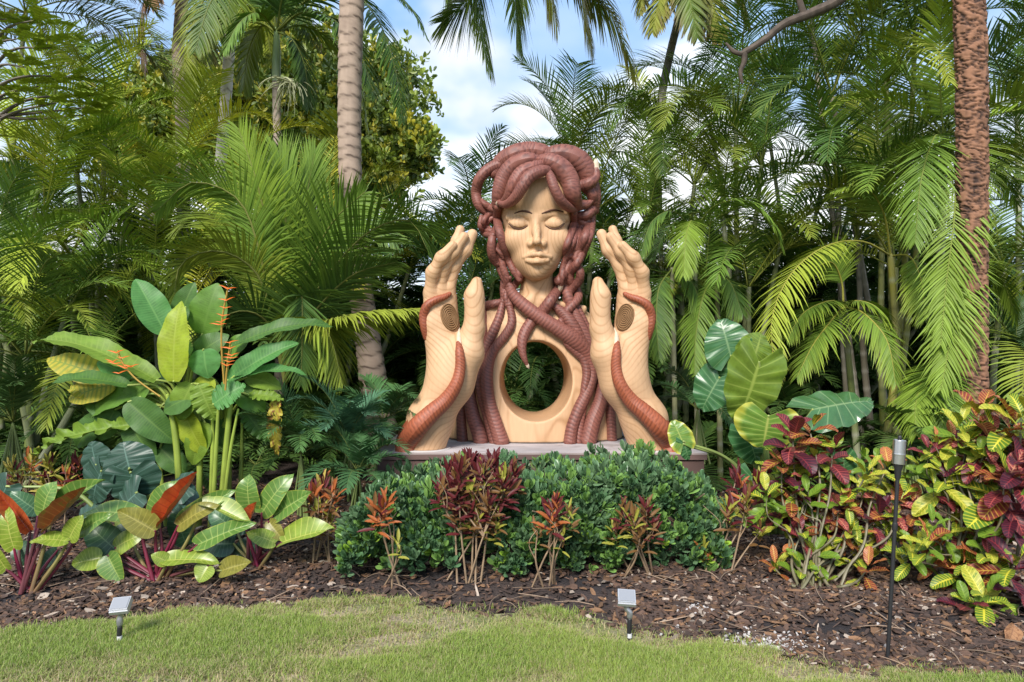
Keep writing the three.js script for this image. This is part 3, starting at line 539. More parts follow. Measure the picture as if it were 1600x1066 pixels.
{
  const lines = [[[664, 466], [690, 476], [716, 474]], [[686, 486], [708, 484], [722, 492]]].map((l) => l.map(([x, y]) => hit(handField, x, y)));
  const field = (x, y, z) => {
    let d = handField(x, y, z); if (Math.abs(d) > 0.03) return d;
    if (y > 1.75 && y < 2) { let c = 1; for (const l of lines) for (let i = 0; i < 2; i++) c = Math.min(c, cap(x, y, z, l[i], l[i + 1], 0.003, 0.003)); d = smax(d, -c, 0.008); }
    return d + 0.0005 * ringLine(hr(x, y, z), 0.031);
  };
  const flesh = isoMesh(field, V(-1.12, 0.585, -6.66), V(-0.2, 2.7, -5.9), 0.0062, (x, y, z) => woodColor(hr(x, y, z), x, y, z, 0.031));
  const vine = (seed, pts) => tube(pts.map(([px, py, r, lift]) => { const p = hit(handField, px, py), d = -p.z; return tp(P(px, py, d - lift * r * d / F), R(r, d)); }), { sides: 18, step: 0.009, ...strandLook(seed, RUST, RUSTD, 0.03) });
  const creeper = vine(41, [[632, 716, 16, -0.2], [636, 694, 16.5, 0.3], [652, 668, 16, 0.5], [675, 645, 14, 0.5], [697, 625, 12, 0.5], [713, 600, 10, 0.5], [719, 575, 8.5, 0.5], [718, 550, 7, 0.5], [716.5, 536, 4.5, 0.4]]);
  const creeperB = vine(43, [[624, 716, 10, -1.6], [632, 684, 12, -1.3], [646, 656, 9, -1.6]]);
  const band = vine(47, [[703, 459, 3.5, 0.7], [694, 464, 5, 0.6], [680, 469, 6, 0.6], [668, 477, 7, 0.4], [662, 492, 7.5, 0.1], [663, 510, 7, -0.4], [667, 528, 6, -1.2]]);
  const tipp = hit(handField, 717, 528), tip = tube([[718, 548, 4, 0.5], [717.5, 536, 4, 0.35], [717, 524, 3.2, 0.2], [718, 513, 1.5, 0.1]].map(([px, py, r, l]) => { const p = hit(handField, px, py); return tp(P(px, py, -p.z - l * R(r, 6.1)), R(r, 6.1)); }), { sides: 10, step: 0.012, dr: (s, t) => 0.002 * noise(s * 40, Math.cos(t) * 2, 1), col: (s, t, u, c) => mulc(CREAM, 1 + 0.2 * noise(c.x * 40, c.y * 10, c.z * 40)) });
  // coiled disc set in the palm: raised turns, sunk grooves
  const c0 = hit(handField, 703, 496), nrm = (() => { const e = 0.02, f = handField; return V(f(c0.x + e, c0.y, c0.z) - f(c0.x - e, c0.y, c0.z), f(c0.x, c0.y + e, c0.z) - f(c0.x, c0.y - e, c0.z), f(c0.x, c0.y, c0.z + e) - f(c0.x, c0.y, c0.z - e)).normalize(); })();
  const ex = V(1, 0, 0).sub(nrm.clone().multiplyScalar(nrm.x)).normalize(), ey = nrm.clone().cross(ex), pos = [], col = [], idx = [], NR = 66, NA = 72;
  const roll = 0.32, rx = 0.082, ry = 0.124;
  for (let i = 0; i <= NR; i++) for (let j = 0; j <= NA; j++) {
    const r = i / NR, a = (j % NA) / NA * Math.PI * 2, w = r * 6.5 + 0.35 * noise(Math.cos(a) * 1.2 + 3, Math.sin(a) * 1.2, r * 2) + a / (2 * Math.PI) * (r < 0.97 ? 1 : 0), k = w - Math.floor(w), up = Math.pow(Math.max(0, Math.sin(k * Math.PI)), 0.7);
    const x = r * rx * Math.cos(a), y = r * ry * Math.sin(a), X = x * Math.cos(roll) - y * Math.sin(roll), Y = x * Math.sin(roll) + y * Math.cos(roll), h = i === NR ? -0.02 : 0.002 + 0.011 * up;
    let q = c0.clone().addScaledVector(ex, X).addScaledVector(ey, Y); q.addScaledVector(nrm, h - clamp(handField(q.x, q.y, q.z), -0.06, 0.06));
    pos.push(q.x, q.y, q.z); const g = mixc([0.055, 0.028, 0.012], [0.25, 0.135, 0.055], clamp(0.15 + 0.8 * up + 0.5 * noise(a * 9, r * 20, 2))); col.push(...g);
  }
  for (let i = 0; i < NR; i++) for (let j = 0; j < NA; j++) { const a = i * (NA + 1) + j, b = a + NA + 1; idx.push(a, b, a + 1, b, b + 1, a + 1); }
  const disc = geo(pos, idx, col);
  const foot = new THREE.CylinderGeometry(0.235, 0.24, 0.008, 48); foot.scale(1.05, 1, 0.9); foot.translate(P(660, 703, 6.22).x, WY + 0.004, -6.22);
  const footM = new THREE.MeshStandardMaterial({ color: new THREE.Color(0.5, 0.47, 0.45), roughness: 0.9 });
  for (const side of [0, 1]) {
    const g = side ? mirror : (x) => x, at = V(side ? MX - P(662, 700, 6.22).x : P(662, 700, 6.22).x, WY, -6.22);
    const t = thing('wooden_hand', side ? 'carved raised hand and forearm right of the bust, thumb on its left edge' : 'carved raised hand and forearm left of the bust, thumb on its right edge', 'sculpture', at, 'carved hands either side of the bust');
    part(t, 'hand', g(flesh), M.wood); part(t, 'creeper', g(creeper), M.hair); part(t, 'creeper', g(creeperB), M.hair); part(t, 'band', g(band), M.hair); part(t, 'bare_tip', g(tip), M.wood); part(t, 'coiled_disc', g(disc), new THREE.MeshStandardMaterial({ vertexColors: true, roughness: 0.85 })); part(t, 'foot_ring', g(foot), footM);
  }
}
// ================================================================ fence and palms
{
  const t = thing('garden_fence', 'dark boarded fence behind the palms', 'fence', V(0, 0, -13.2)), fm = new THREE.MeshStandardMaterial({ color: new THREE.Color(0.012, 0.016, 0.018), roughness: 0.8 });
  const b = new THREE.BoxGeometry(0.19, 2.3, 0.03), p = new THREE.BoxGeometry(0.12, 2.5, 0.1);
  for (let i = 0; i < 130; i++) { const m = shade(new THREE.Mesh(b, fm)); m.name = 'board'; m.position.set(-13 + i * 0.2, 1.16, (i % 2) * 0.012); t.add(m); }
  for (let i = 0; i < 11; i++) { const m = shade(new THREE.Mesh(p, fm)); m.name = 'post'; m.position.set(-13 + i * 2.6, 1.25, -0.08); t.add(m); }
}
const W2 = (px, py, d, r) => tp(P(px, py, d), R(r, d));
// ---- tall trunks
{
  const d = 8, t = thing('coconut_palm', 'tall palm with thick pale brown ringed trunk left of the bust', 'palm tree', V(P(590, 0, d).x, 0, -d));
  ringedTrunk(t, [[604, 770, 30], [598, 690, 27], [584, 600, 22], [570, 500, 19], [556, 400, 18.5], [548, 290, 18], [546, 200, 18], [547, 100, 18.5], [550, 0, 19], [556, -120, 19], [562, -260, 18]].map(([x, y, r]) => W2(x, y, d, r)), { gap: 0.145, amp: 0.05, light: [0.38, 0.285, 0.215], dark: [0.085, 0.055, 0.042], seed: 3, sharp: 0.11, patch: 0.6, tilt: 0.45 });
  crown(t, P(562, -260, d), 12, { len: [3, 3.6], elev: [0.3, 1.2], sag: [1.0, 1.6], seed: 5, palette: [GREEN.deep, GREEN.mid], leaf: { L: 0.8, n: 55, droop: 0.9 } });
  const F1 = (a, o) => frond(t, [[562, -260, 8], ...a].map(([x, y, z]) => P(x, y, z)), { L: 0.95, n: 100, w: 0.026, lift: -0.05, droop: 0.5, color: GREEN.mid, tipc: GREEN.olive, rr: 0.02, spread: [1.0, 0.42], stalk: [0.45, 0.5, 0.4], from: 0.3, ...o });
  F1([[680, -220, 7.9], [733, -100, 7.7], [748, 10, 7.7], [757, 70, 7.6], [765, 105, 7.6]], { from: 0.4 });
  F1([[700, -180, 8.2], [735, -70, 8.1], [740, -25, 8], [725, 5, 7.8], [690, 35, 7.7]], { from: 0.45, color: GREEN.deep });
  F1([[760, -240, 8.2], [880, -110, 8.1], [940, 0, 8.2], [968, 50, 8], [992, 115, 8]], { tipc: GREEN.brown, color: GREEN.olive, droop: 1.0 });
  F1([[740, -230, 8.4], [840, -90, 8.3], [862, 0, 8.3], [870, 40, 8.2]], { color: GREEN.olive, tipc: GREEN.brown, droop: 1.2 });
  F1([[760, -250, 8.5], [870, -90, 8.4], [915, -20, 8.4], [945, 15, 8.3]], { color: GREEN.mid, tipc: GREEN.brown, droop: 1.2 });
  F1([[720, -210, 8.7], [800, -90, 8.7], [818, 0, 8.8], [815, 30, 8.7]], { color: GREEN.mid, droop: 1.0 });
  F1([[660, -230, 8], [770, -140, 7.8], [800, -60, 7.7], [806, 20, 7.6], [812, 70, 7.6]], { from: 0.5 });
  F1([[700, -240, 8.2], [850, -140, 8], [900, -50, 7.9], [915, 20, 7.8], [925, 70, 7.8]], { from: 0.5, color: GREEN.olive, tipc: GREEN.brown });
  F1([[640, -220, 8.3], [690, -120, 8.2], [705, -40, 8.1], [700, 15, 8.1]], { from: 0.4, color: GREEN.deep });
}
{
  const d = 6.1, t = thing('shaggy_palm', 'stout palm trunk wrapped in rust brown fibre at right', 'palm tree', V(P(1519, 0, d).x, 0, -d));
  ringedTrunk(t, [[1518, 800, 25], [1518, 640, 23.5], [1518, 520, 23], [1519, 380, 22.5], [1519, 250, 22.5], [1518, 120, 23], [1514, 0, 22.5], [1511, -120, 22], [1509, -260, 20]].map(([x, y, r]) => W2(x, y, d, r)), { fibre: true, amp: 0.13, light: [0.30, 0.15, 0.085], dark: [0.03, 0.017, 0.013], seed: 8, patch: 0.18 });
  crown(t, P(1509, -270, d), 9, { len: [2.2, 2.8], elev: [0.3, 1.2], sag: [0.8, 1.4], seed: 15, palette: [GREEN.deep, GREEN.mid], leaf: { L: 0.6, n: 45, droop: 0.8 } });
}
{
  const d = 11, t = thing('pale_palm', 'slim palm with whitish trunk leaning slightly, second from left', 'palm tree', V(P(340, 0, d).x, 0, -d));
  ringedTrunk(t, [[338, 560, 11], [342, 300, 9], [350, 190, 8.5], [356, 110, 8.5], [361, 30, 8], [366, -60, 7]].map(([x, y, r]) => W2(x, y, d, r)), { gap: 0.16, amp: 0.04, light: [0.62, 0.58, 0.52], dark: [0.3, 0.26, 0.22], seed: 12, patch: 0.4 });
  const F1 = (a, o) => frond(t, a.map(([x, y, z]) => P(x, y, z)), { L: 0.75, n: 70, w: 0.03, lift: -0.15, droop: 0.9, color: GREEN.deep, tipc: GREEN.olive, rr: 0.025, ...o });
  F1([[366, -60, 11], [330, -20, 10.6], [302, 40, 10.2], [290, 110, 10], [285, 165, 9.9]], { color: GREEN.olive, droop: 1.1 });
  F1([[366, -60, 11], [350, -30, 10.3], [326, 10, 10], [305, 80, 9.8]], { L: 0.7 });
  F1([[366, -60, 11], [410, -40, 10.6], [455, 0, 10.3], [490, 70, 10]], { L: 0.7 });
  F1([[366, -60, 11], [390, -20, 10.6], [412, 30, 10.3], [425, 100, 10]], { L: 0.6, color: GREEN.olive });
  F1([[366, -60, 11], [360, -10, 10.2], [352, 50, 10]], { L: 0.6, color: GREEN.mid });
  crown(t, P(366, -60, d), 7, { len: [2.6, 3], elev: [0.1, 1.2], sag: [1, 1.7], seed: 25, palette: [GREEN.deep, GREEN.olive], leaf: { L: 0.65, n: 50, droop: 0.9 } });
}
{
  const d = 11.5, t = thing('leaning_palm', 'palm with brown top and white lower trunk, far left of the tall trunks', 'palm tree', V(P(284, 0, d).x, 0, -d));
  ringedTrunk(t, [[290, 560, 12], [286, 300, 10], [283, 160, 9.5], [278, 90, 9], [281, 40, 9], [286, -20, 9], [290, -80, 8]].map(([x, y, r]) => W2(x, y, d, r)), { gap: 0.15, amp: 0.04, light: [0.42, 0.34, 0.27], dark: [0.17, 0.11, 0.08], seed: 14, patch: 0.5 });
  const F1 = (a, o) => frond(t, a.map(([x, y, z]) => P(x, y, z)), { L: 0.7, n: 55, w: 0.035, lift: -0.1, droop: 0.8, color: GREEN.olive, tipc: GREEN.dry, rr: 0.025, ...o });
  F1([[290, -80, 11.5], [255, -55, 11.3], [230, -10, 11.2], [219, 50, 11.1], [226, 110, 11]], { color: GREEN.brown, tipc: GREEN.dry, L: 0.65, spread: [0.9, 0.5] });
  F1([[290, -80, 11.5], [262, -70, 11], [240, -40, 11], [236, 10, 11]], { color: GREEN.dry });
  F1([[290, -80, 11.5], [300, -40, 11], [320, 20, 10.8], [326, 100, 10.6]], { color: GREEN.deep });
  crown(t, P(290, -80, d), 6, { len: [2.2, 2.8], elev: [0.3, 1.2], sag: [1, 1.6], seed: 27, palette: [GREEN.deep, GREEN.olive], leaf: { L: 0.6, n: 46 } });
}
{
  const d = 9.6, t = thing('flowering_palm', 'slender palm with green crownshaft and hanging cream flower stalks', 'palm tree', V(P(432, 0, d).x, 0, -d));
  ringedTrunk(t, [[436, 620, 8], [440, 420, 7], [436, 300, 6.5], [433, 200, 6.2], [431, 125, 6]].map(([x, y, r]) => W2(x, y, d, r)), { gap: 0.13, amp: 0.03, light: [0.38, 0.31, 0.25], dark: [0.16, 0.11, 0.085], seed: 22 });
  part(t, 'crownshaft', tube([W2(431, 128, d, 6.5), W2(431.5, 110, d, 6.8), W2(432, 80, d, 6), W2(432, 56, d, 4.5), W2(432, 40, d, 3)], { sides: 14, step: 0.03, capA: false, col: (s, a, u, c) => mulc(mixc([0.3, 0.35, 0.2], [0.2, 0.3, 0.09], u), 1 + 0.3 * noise(a * 3, s * 4, 1)) }), M.stem);
  // flower stalk
  const stalk = [[433, 126, 9.55], [448, 122, 9.4], [462, 135, 9.3]], fl = [tube(stalk.map(([x, y, z]) => tp(P(x, y, z), 0.016)), { sides: 6 })], rr = RNG(77);
  for (let i = 0; i < 46; i++) { const b = P(440 + 26 * rr(), 122 + 12 * rr(), 9.4), p = rachis(b, V(rr() - 0.4, 0.1 - 0.5 * rr(), rr() - 0.3), 0.2 + 0.35 * rr(), 1.6, 5); fl.push(tube(p.map((q, k) => tp(q, 0.008 - k * 0.0008)), { rings: 8, sides: 4, dr: (s) => 0.003 * Math.sin(s * 200) })); }
  const fg = mergeGeometries(fl); const fc = fg.attributes.color; for (let i = 0; i < fc.count; i++) fc.setXYZ(i, 0.36, 0.38, 0.22); part(t, 'flower_stalk', fg, M.stem);
  const F1 = (a, o) => frond(t, a.map(([x, y, z]) => P(x, y, z)), { L: 0.62, n: 70, w: 0.032, lift: -0.1, droop: 0.75, color: GREEN.deep, tipc: GREEN.mid, rr: 0.022, spread: [1.1, 0.55], ...o });
  F1([[432, 50, 9.6], [470, 20, 9.3], [520, 30, 9], [560, 80, 8.9], [585, 150, 8.8]]);
  F1([[432, 50, 9.6], [480, 0, 9.2], [545, -15, 8.8], [595, 40, 8.5], [622, 130, 8.4], [628, 190, 8.35]], { L: 0.6, color: GREEN.deep });
  F1([[432, 50, 9.6], [470, 40, 9.9], [520, 65, 10], [560, 130, 10.1], [575, 200, 10.1]], { color: GREEN.mid, tipc: GREEN.gold });
  F1([[432, 50, 9.6], [455, 60, 9.5], [475, 100, 9.5], [482, 170, 9.5]], { L: 0.5 });
  F1([[432, 50, 9.6], [405, 20, 9.3], [375, 35, 9.1], [350, 80, 9]], { L: 0.5, color: GREEN.mid });
  F1([[432, 50, 9.6], [410, 40, 9.7], [390, 75, 9.7], [380, 140, 9.7]], { L: 0.55, color: GREEN.olive });
  F1([[432, 50, 9.6], [440, 0, 9.4], [455, -50, 9.2], [500, -90, 9]], { L: 0.6 });
  F1([[432, 50, 9.6], [425, 0, 9.5], [405, -50, 9.4], [360, -80, 9.3]], { L: 0.6 });
  F1([[432, 50, 9.6], [500, -20, 9.9], [570, -40, 10], [640, 10, 10], [668, 60, 10]], { L: 0.5, color: GREEN.mid });
}
{ // a crown above the frame, fronds hanging into the sky
  const d = 7.6, t = thing('leaning_thin_palm', 'palm with thin dark leaning trunk and ragged fronds right of the head of the bust', 'palm tree', V(P(1010, 0, 9.4).x, 0, -9.4));
  ringedTrunk(t, [[1018, 420, 7], [1024, 260, 6.6], [1034, 150, 6.4], [1048, 80, 6.2], [1062, 20, 6], [1070, -40, 6]].map(([x, y, r]) => W2(x, y, 9.4, r)), { gap: 0.12, amp: 0.03, light: [0.22, 0.2, 0.19], dark: [0.09, 0.075, 0.07], seed: 32 });
  const top = [1070, -40, 9.4], F1 = (a, o) => frond(t, [top, ...a].map(([x, y, z]) => P(x, y, z)), { L: 0.6, n: 60, w: 0.04, lift: -0.2, droop: 0.9, color: GREEN.olive, tipc: GREEN.brown, rr: 0.02, spread: [1.0, 0.45], bunch: 0.5, ...o });
  F1([[1050, -30, 9], [1030, 5, 8.9], [1020, 50, 8.8]], { L: 0.5 });
  F1([[1085, -30, 9], [1110, 0, 8.9], [1128, 60, 8.9]], { L: 0.55, tipc: GREEN.dry });
  F1([[1070, -40, 8.8], [1078, 0, 8.7], [1090, 60, 8.6]], { L: 0.5, color: GREEN.mid });
  F1([[1040, -60, 9.3], [1010, -30, 9.2], [1000, 20, 9.1]], { L: 0.45 });
  F1([[1110, -60, 9.4], [1150, -30, 9.3], [1172, 40, 9.3]], { L: 0.5 });
  crown(t, P(...top), 6, { len: [2, 2.4], elev: [0.3, 1.2], sag: [1, 1.7], seed: 33, palette: [GREEN.olive, GREEN.mid], leaf: { L: 0.5, n: 44 } });
}
// ---- young coconut palm behind the heliconias
{
  const t = thing('young_coconut_palm', 'trunkless young coconut palm with broad arching fronds between heliconia and trunk', 'palm tree', V(P(440, 0, 7.4).x, 0, -7.4));
  const b = [446, 600, 7.4], F1 = (a, o) => frond(t, [b, ...a].map(([x, y, z]) => P(x, y, z)), { L: 0.66, n: 84, w: 0.023, lift: 0.1, droop: 0.75, color: GREEN.mid, tipc: GREEN.fresh, rr: 0.024, from: 0.3, spread: [1.1, 0.5], fold: 0.5, ragged: 0.2, stalk: [0.22, 0.24, 0.06], ...o });
  F1([[420, 480, 7.2], [405, 390, 7], [370, 310, 6.9], [300, 285, 6.8], [245, 330, 6.7]], { color: GREEN.mid });
  F1([[425, 490, 7.1], [395, 420, 6.9], [340, 392, 6.7], [285, 410, 6.6], [270, 480, 6.5]], { color: GREEN.olive, L: 0.55, droop: 0.9 });
  F1([[435, 470, 7.4], [420, 370, 7.3], [400, 280, 7.2], [372, 200, 7.2]], { color: GREEN.fresh, L: 0.7, lift: 0.4 });
  F1([[446, 470, 7.4], [447, 380, 7.3], [444, 300, 7.3], [436, 245, 7.3]], { color: GREEN.mid, spread: [0.35, 0.15], L: 0.9 });
  F1([[455, 470, 7.5], [468, 380, 7.5], [482, 290, 7.5], [492, 240, 7.5]], { color: GREEN.mid, spread: [0.4, 0.2], L: 0.8 });
  F1([[462, 480, 7.4], [490, 400, 7.2], [525, 340, 7], [570, 300, 6.9]], { color: GREEN.mid, L: 0.75, droop: 0.8 });
  F1([[470, 500, 7.2], [520, 420, 7], [580, 360, 6.9], [640, 345, 6.8], [672, 400, 6.7]], { color: GREEN.mid, L: 0.8, tipc: GREEN.mid });
  F1([[470, 520, 7], [520, 455, 6.8], [560, 425, 6.7], [618, 410, 6.6]], { L: 0.6, color: GREEN.deep, droop: 0.8 });
  F1([[470, 530, 7], [520, 500, 6.7], [575, 488, 6.6], [655, 482, 6.5]], { L: 0.5, color: GREEN.olive, tipc: GREEN.lime, droop: 1.5, lift: -0.4 });
  F1([[460, 540, 7], [482, 500, 6.7], [512, 520, 6.6], [535, 600, 6.5]], { L: 0.6, color: GREEN.olive, droop: 0.9, lift: -0.3 });
  F1([[450, 530, 7], [462, 470, 6.8], [470, 460, 6.7], [472, 520, 6.6], [470, 600, 6.5]], { L: 0.5, color: GREEN.deep });
  F1([[440, 540, 7.2], [400, 490, 6.9], [360, 490, 6.8], [320, 540, 6.7]], { L: 0.6, color: GREEN.deep });
  F1([[430, 470, 7.8], [380, 360, 7.8], [330, 330, 7.8], [270, 360, 7.8]], { L: 0.7, color: GREEN.olive });
  F1([[460, 480, 7.8], [510, 370, 7.8], [560, 340, 7.9], [620, 380, 7.9]], { L: 0.7, color: GREEN.deep });
}
// ---- clumping palms
let clumpN = 0;
function clump(label, px, d, tops, o) {
  const t = thing('areca_palm', label, 'palm', V(P(px, 0, d).x, 0, -d), 'clumping palms around the lawn'), r = RNG(900 + clumpN++ * 17);
  for (const [tx, ty, td, n, k] of tops) {
    const b = P(px, 0, d); b.y = 0; b.x += (r() - 0.5) * 0.5; b.z += (r() - 0.5) * 0.4;
    const top = P(tx, ty, td), m = b.clone().lerp(top, 0.55).add(V((r() - 0.5) * 0.15, 0, (r() - 0.5) * 0.1));
    cane(t, [tp(b, 0.042), tp(m, 0.034), tp(top.clone().add(V(0, 0.0, 0)), 0.026)], { seed: Math.floor(r() * 99), ...(o.cane ?? {}) });
    crown(t, top, n ?? 8, { len: [1.3, 1.9], elev: [0.15, 1.35], sag: [1.3, 2.2], seed: Math.floor(r() * 9999), ...o, ...(k ?? {}), leaf: { droop: 0.6, w: 0.019, lift: 0.35, ragged: 0.18, ...(o.leaf ?? {}), ...(k?.leaf ?? {}) } });
  }
}
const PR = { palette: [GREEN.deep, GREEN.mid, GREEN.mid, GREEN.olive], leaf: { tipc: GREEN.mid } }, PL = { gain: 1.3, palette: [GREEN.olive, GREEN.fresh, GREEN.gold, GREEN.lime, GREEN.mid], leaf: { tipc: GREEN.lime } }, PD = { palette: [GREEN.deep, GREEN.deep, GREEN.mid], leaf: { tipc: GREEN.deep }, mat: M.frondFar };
// behind and beside the bust
clump('dark green clumping palm rising directly behind the head of the bust', 905, 9.6, [[895, 255, 9.6, 12, { len: [1.5, 2.0], elev: [0.35, 1.4] }], [930, 330, 9.2, 8], [840, 400, 9.4, 7], [960, 400, 9.6, 7]], PR);
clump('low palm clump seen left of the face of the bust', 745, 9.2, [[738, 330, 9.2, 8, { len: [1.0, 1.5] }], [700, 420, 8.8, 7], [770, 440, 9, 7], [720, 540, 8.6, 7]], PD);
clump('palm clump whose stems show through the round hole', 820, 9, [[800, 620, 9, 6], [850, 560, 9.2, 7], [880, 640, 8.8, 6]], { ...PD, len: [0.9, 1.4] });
clump('palm clump right of the head with yellowing tips', 1040, 9.2, [[1030, 230, 9.2, 9], [1085, 290, 9, 8], [1010, 350, 8.8, 7], [1060, 400, 8.6, 8], [1100, 470, 8.4, 6]], { ...PR, leaf: { tipc: GREEN.olive } });
clump('tall palm clump above the elephant ears at right', 1170, 8.6, [[1150, 180, 8.8, 9, { len: [1.6, 2.2] }], [1190, 260, 8.4, 9], [1130, 340, 8.2, 8], [1220, 380, 8.2, 8], [1170, 450, 8, 7]], PR);
clump('palm clump with a thin curving grey stem right of centre', 1375, 8, [[1268, 30, 8.4, 9, { len: [1.7, 2.2] }], [1300, 150, 8.3, 9], [1310, 290, 8, 8], [1340, 380, 7.8, 7]], { ...PR, cane: { a: [0.13, 0.11, 0.07], b: [0.27, 0.25, 0.2] } });
clump('yellow stemmed palm clump beside the shaggy trunk', 1410, 7.6, [[1385, 130, 7.8, 9, { len: [1.5, 2.0] }], [1430, 60, 8, 9], [1380, 310, 7.6, 8], [1450, 250, 7.8, 8], [1400, 420, 7.4, 7]], { ...PR, cane: { a: [0.24, 0.25, 0.04], b: [0.36, 0.36, 0.2] }, leaf: { tipc: GREEN.olive } });
clump('palm clump at the right edge behind the shaggy trunk', 1600, 7.6, [[1590, 180, 7.8, 9], [1620, 320, 7.6, 8], [1570, 420, 7.4, 8], [1600, 540, 7.2, 7], [1640, 80, 8, 8]], PR);
clump('dense palm clump filling the gap at upper right', 1240, 10.6, [[1200, 200, 10.6, 10], [1290, 260, 10.4, 10], [1110, 200, 10.8, 9], [1360, 180, 10.6, 10], [1440, 300, 10.2, 9]], PR);
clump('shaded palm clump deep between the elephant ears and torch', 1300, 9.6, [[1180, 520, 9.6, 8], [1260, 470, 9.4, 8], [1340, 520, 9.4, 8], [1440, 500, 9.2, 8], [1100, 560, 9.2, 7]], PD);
// left
clump('shaded palm clump deep behind the heliconia', 240, 9.6, [[100, 380, 9.8, 9], [220, 440, 9.6, 8], [330, 420, 9.6, 8], [420, 340, 10, 8], [30, 340, 9.8, 8]], PR);
clump('yellow green palm clump at the left edge', 10, 8, [[20, 250, 8, 9], [70, 330, 7.8, 8], [10, 440, 7.6, 8]], PL);
clump('golden palm clump below the clear sky at left', 150, 8.6, [[165, 190, 8.8, 9], [120, 270, 8.6, 9], [200, 330, 8.2, 9], [110, 400, 8, 8]], PL);
clump('olive palm clump behind the young coconut palm', 290, 8.8, [[280, 280, 8.8, 9], [330, 340, 8.6, 8], [240, 420, 8.2, 8], [300, 480, 8, 7]], PL);
clump('yellow lit palm clump right of the thin flowering palm', 510, 9.6, [[510, 330, 9.6, 8], [560, 400, 9.2, 7], [480, 440, 9, 7], [640, 420, 9.4, 7]], { palette: [GREEN.gold, GREEN.olive, GREEN.lime], leaf: { tipc: GREEN.gold } });
clump('tall palm clump at the upper left corner', -20, 9.4, [[40, 20, 9.4, 10, { len: [1.8, 2.4] }], [90, 110, 9.2, 8]], { palette: [GREEN.olive, GREEN.mid, GREEN.deep], leaf: { tipc: GREEN.dry } });
clump('low palm clump left of the heliconia', 60, 7, [[40, 560, 7, 8], [100, 500, 7.2, 8], [150, 570, 7.3, 7], [-10, 480, 7, 7]], { palette: [GREEN.mid, GREEN.olive, GREEN.deep], leaf: { tipc: GREEN.fresh } });
// single fronds that stand out
{
  const t = thing('sunlit_palm', 'bright green palm with long fronds hanging in front of the shaggy trunk', 'palm', V(P(1465, 0, 6.6).x, 0, -6.6), 'clumping palms around the lawn');
  cane(t, [tp(V(P(1465, 0, 6.6).x, 0, -6.6), 0.04), W2(1470, 400, 6.7, 6), W2(1475, 215, 6.8, 4.5)], { a: [0.24, 0.26, 0.05], seed: 4 });
  const F1 = (a, o) => frond(t, a.map(([x, y, z]) => P(x, y, z)), { L: 0.46, n: 84, w: 0.017, ragged: 0.25, lift: -0.1, droop: 0.9, color: GREEN.mid, tipc: GREEN.fresh, rr: 0.014, from: 0.1, spread: [1.1, 0.5], ...o });
  F1([[1475, 215, 6.8], [1490, 240, 6.4], [1492, 330, 6.1], [1478, 450, 6], [1470, 540, 5.9]], { color: GREEN.fresh });
  F1([[1475, 215, 6.8], [1460, 215, 6.4], [1440, 280, 6.2], [1430, 380, 6.1]]);
  F1([[1475, 420, 6.6], [1490, 400, 6.3], [1492, 470, 6], [1480, 560, 5.9], [1470, 610, 5.85]], { color: GREEN.fresh });
  F1([[1470, 560, 6.5], [1445, 585, 6.2], [1430, 640, 6], [1432, 680, 5.9]], { color: GREEN.fresh, L: 0.42 });
  F1([[1470, 560, 6.5], [1470, 590, 6.1], [1480, 640, 5.9], [1490, 690, 5.8]], { color: GREEN.mid, L: 0.42 });
  F1([[1475, 215, 6.8], [1500, 190, 6.9], [1550, 230, 6.9], [1590, 320, 6.8]], { color: GREEN.mid });
  F1([[1470, 420, 6.6], [1520, 410, 6.8], [1560, 430, 6.8], [1590, 500, 6.7]], { color: GREEN.fresh, L: 0.42 });
  crown(t, P(1475, 215, 6.8), 6, { len: [1.2, 1.7], elev: [0.5, 1.3], sag: [1.4, 2], seed: 71, palette: [GREEN.fresh, GREEN.mid], leaf: { tipc: GREEN.lime } });
}
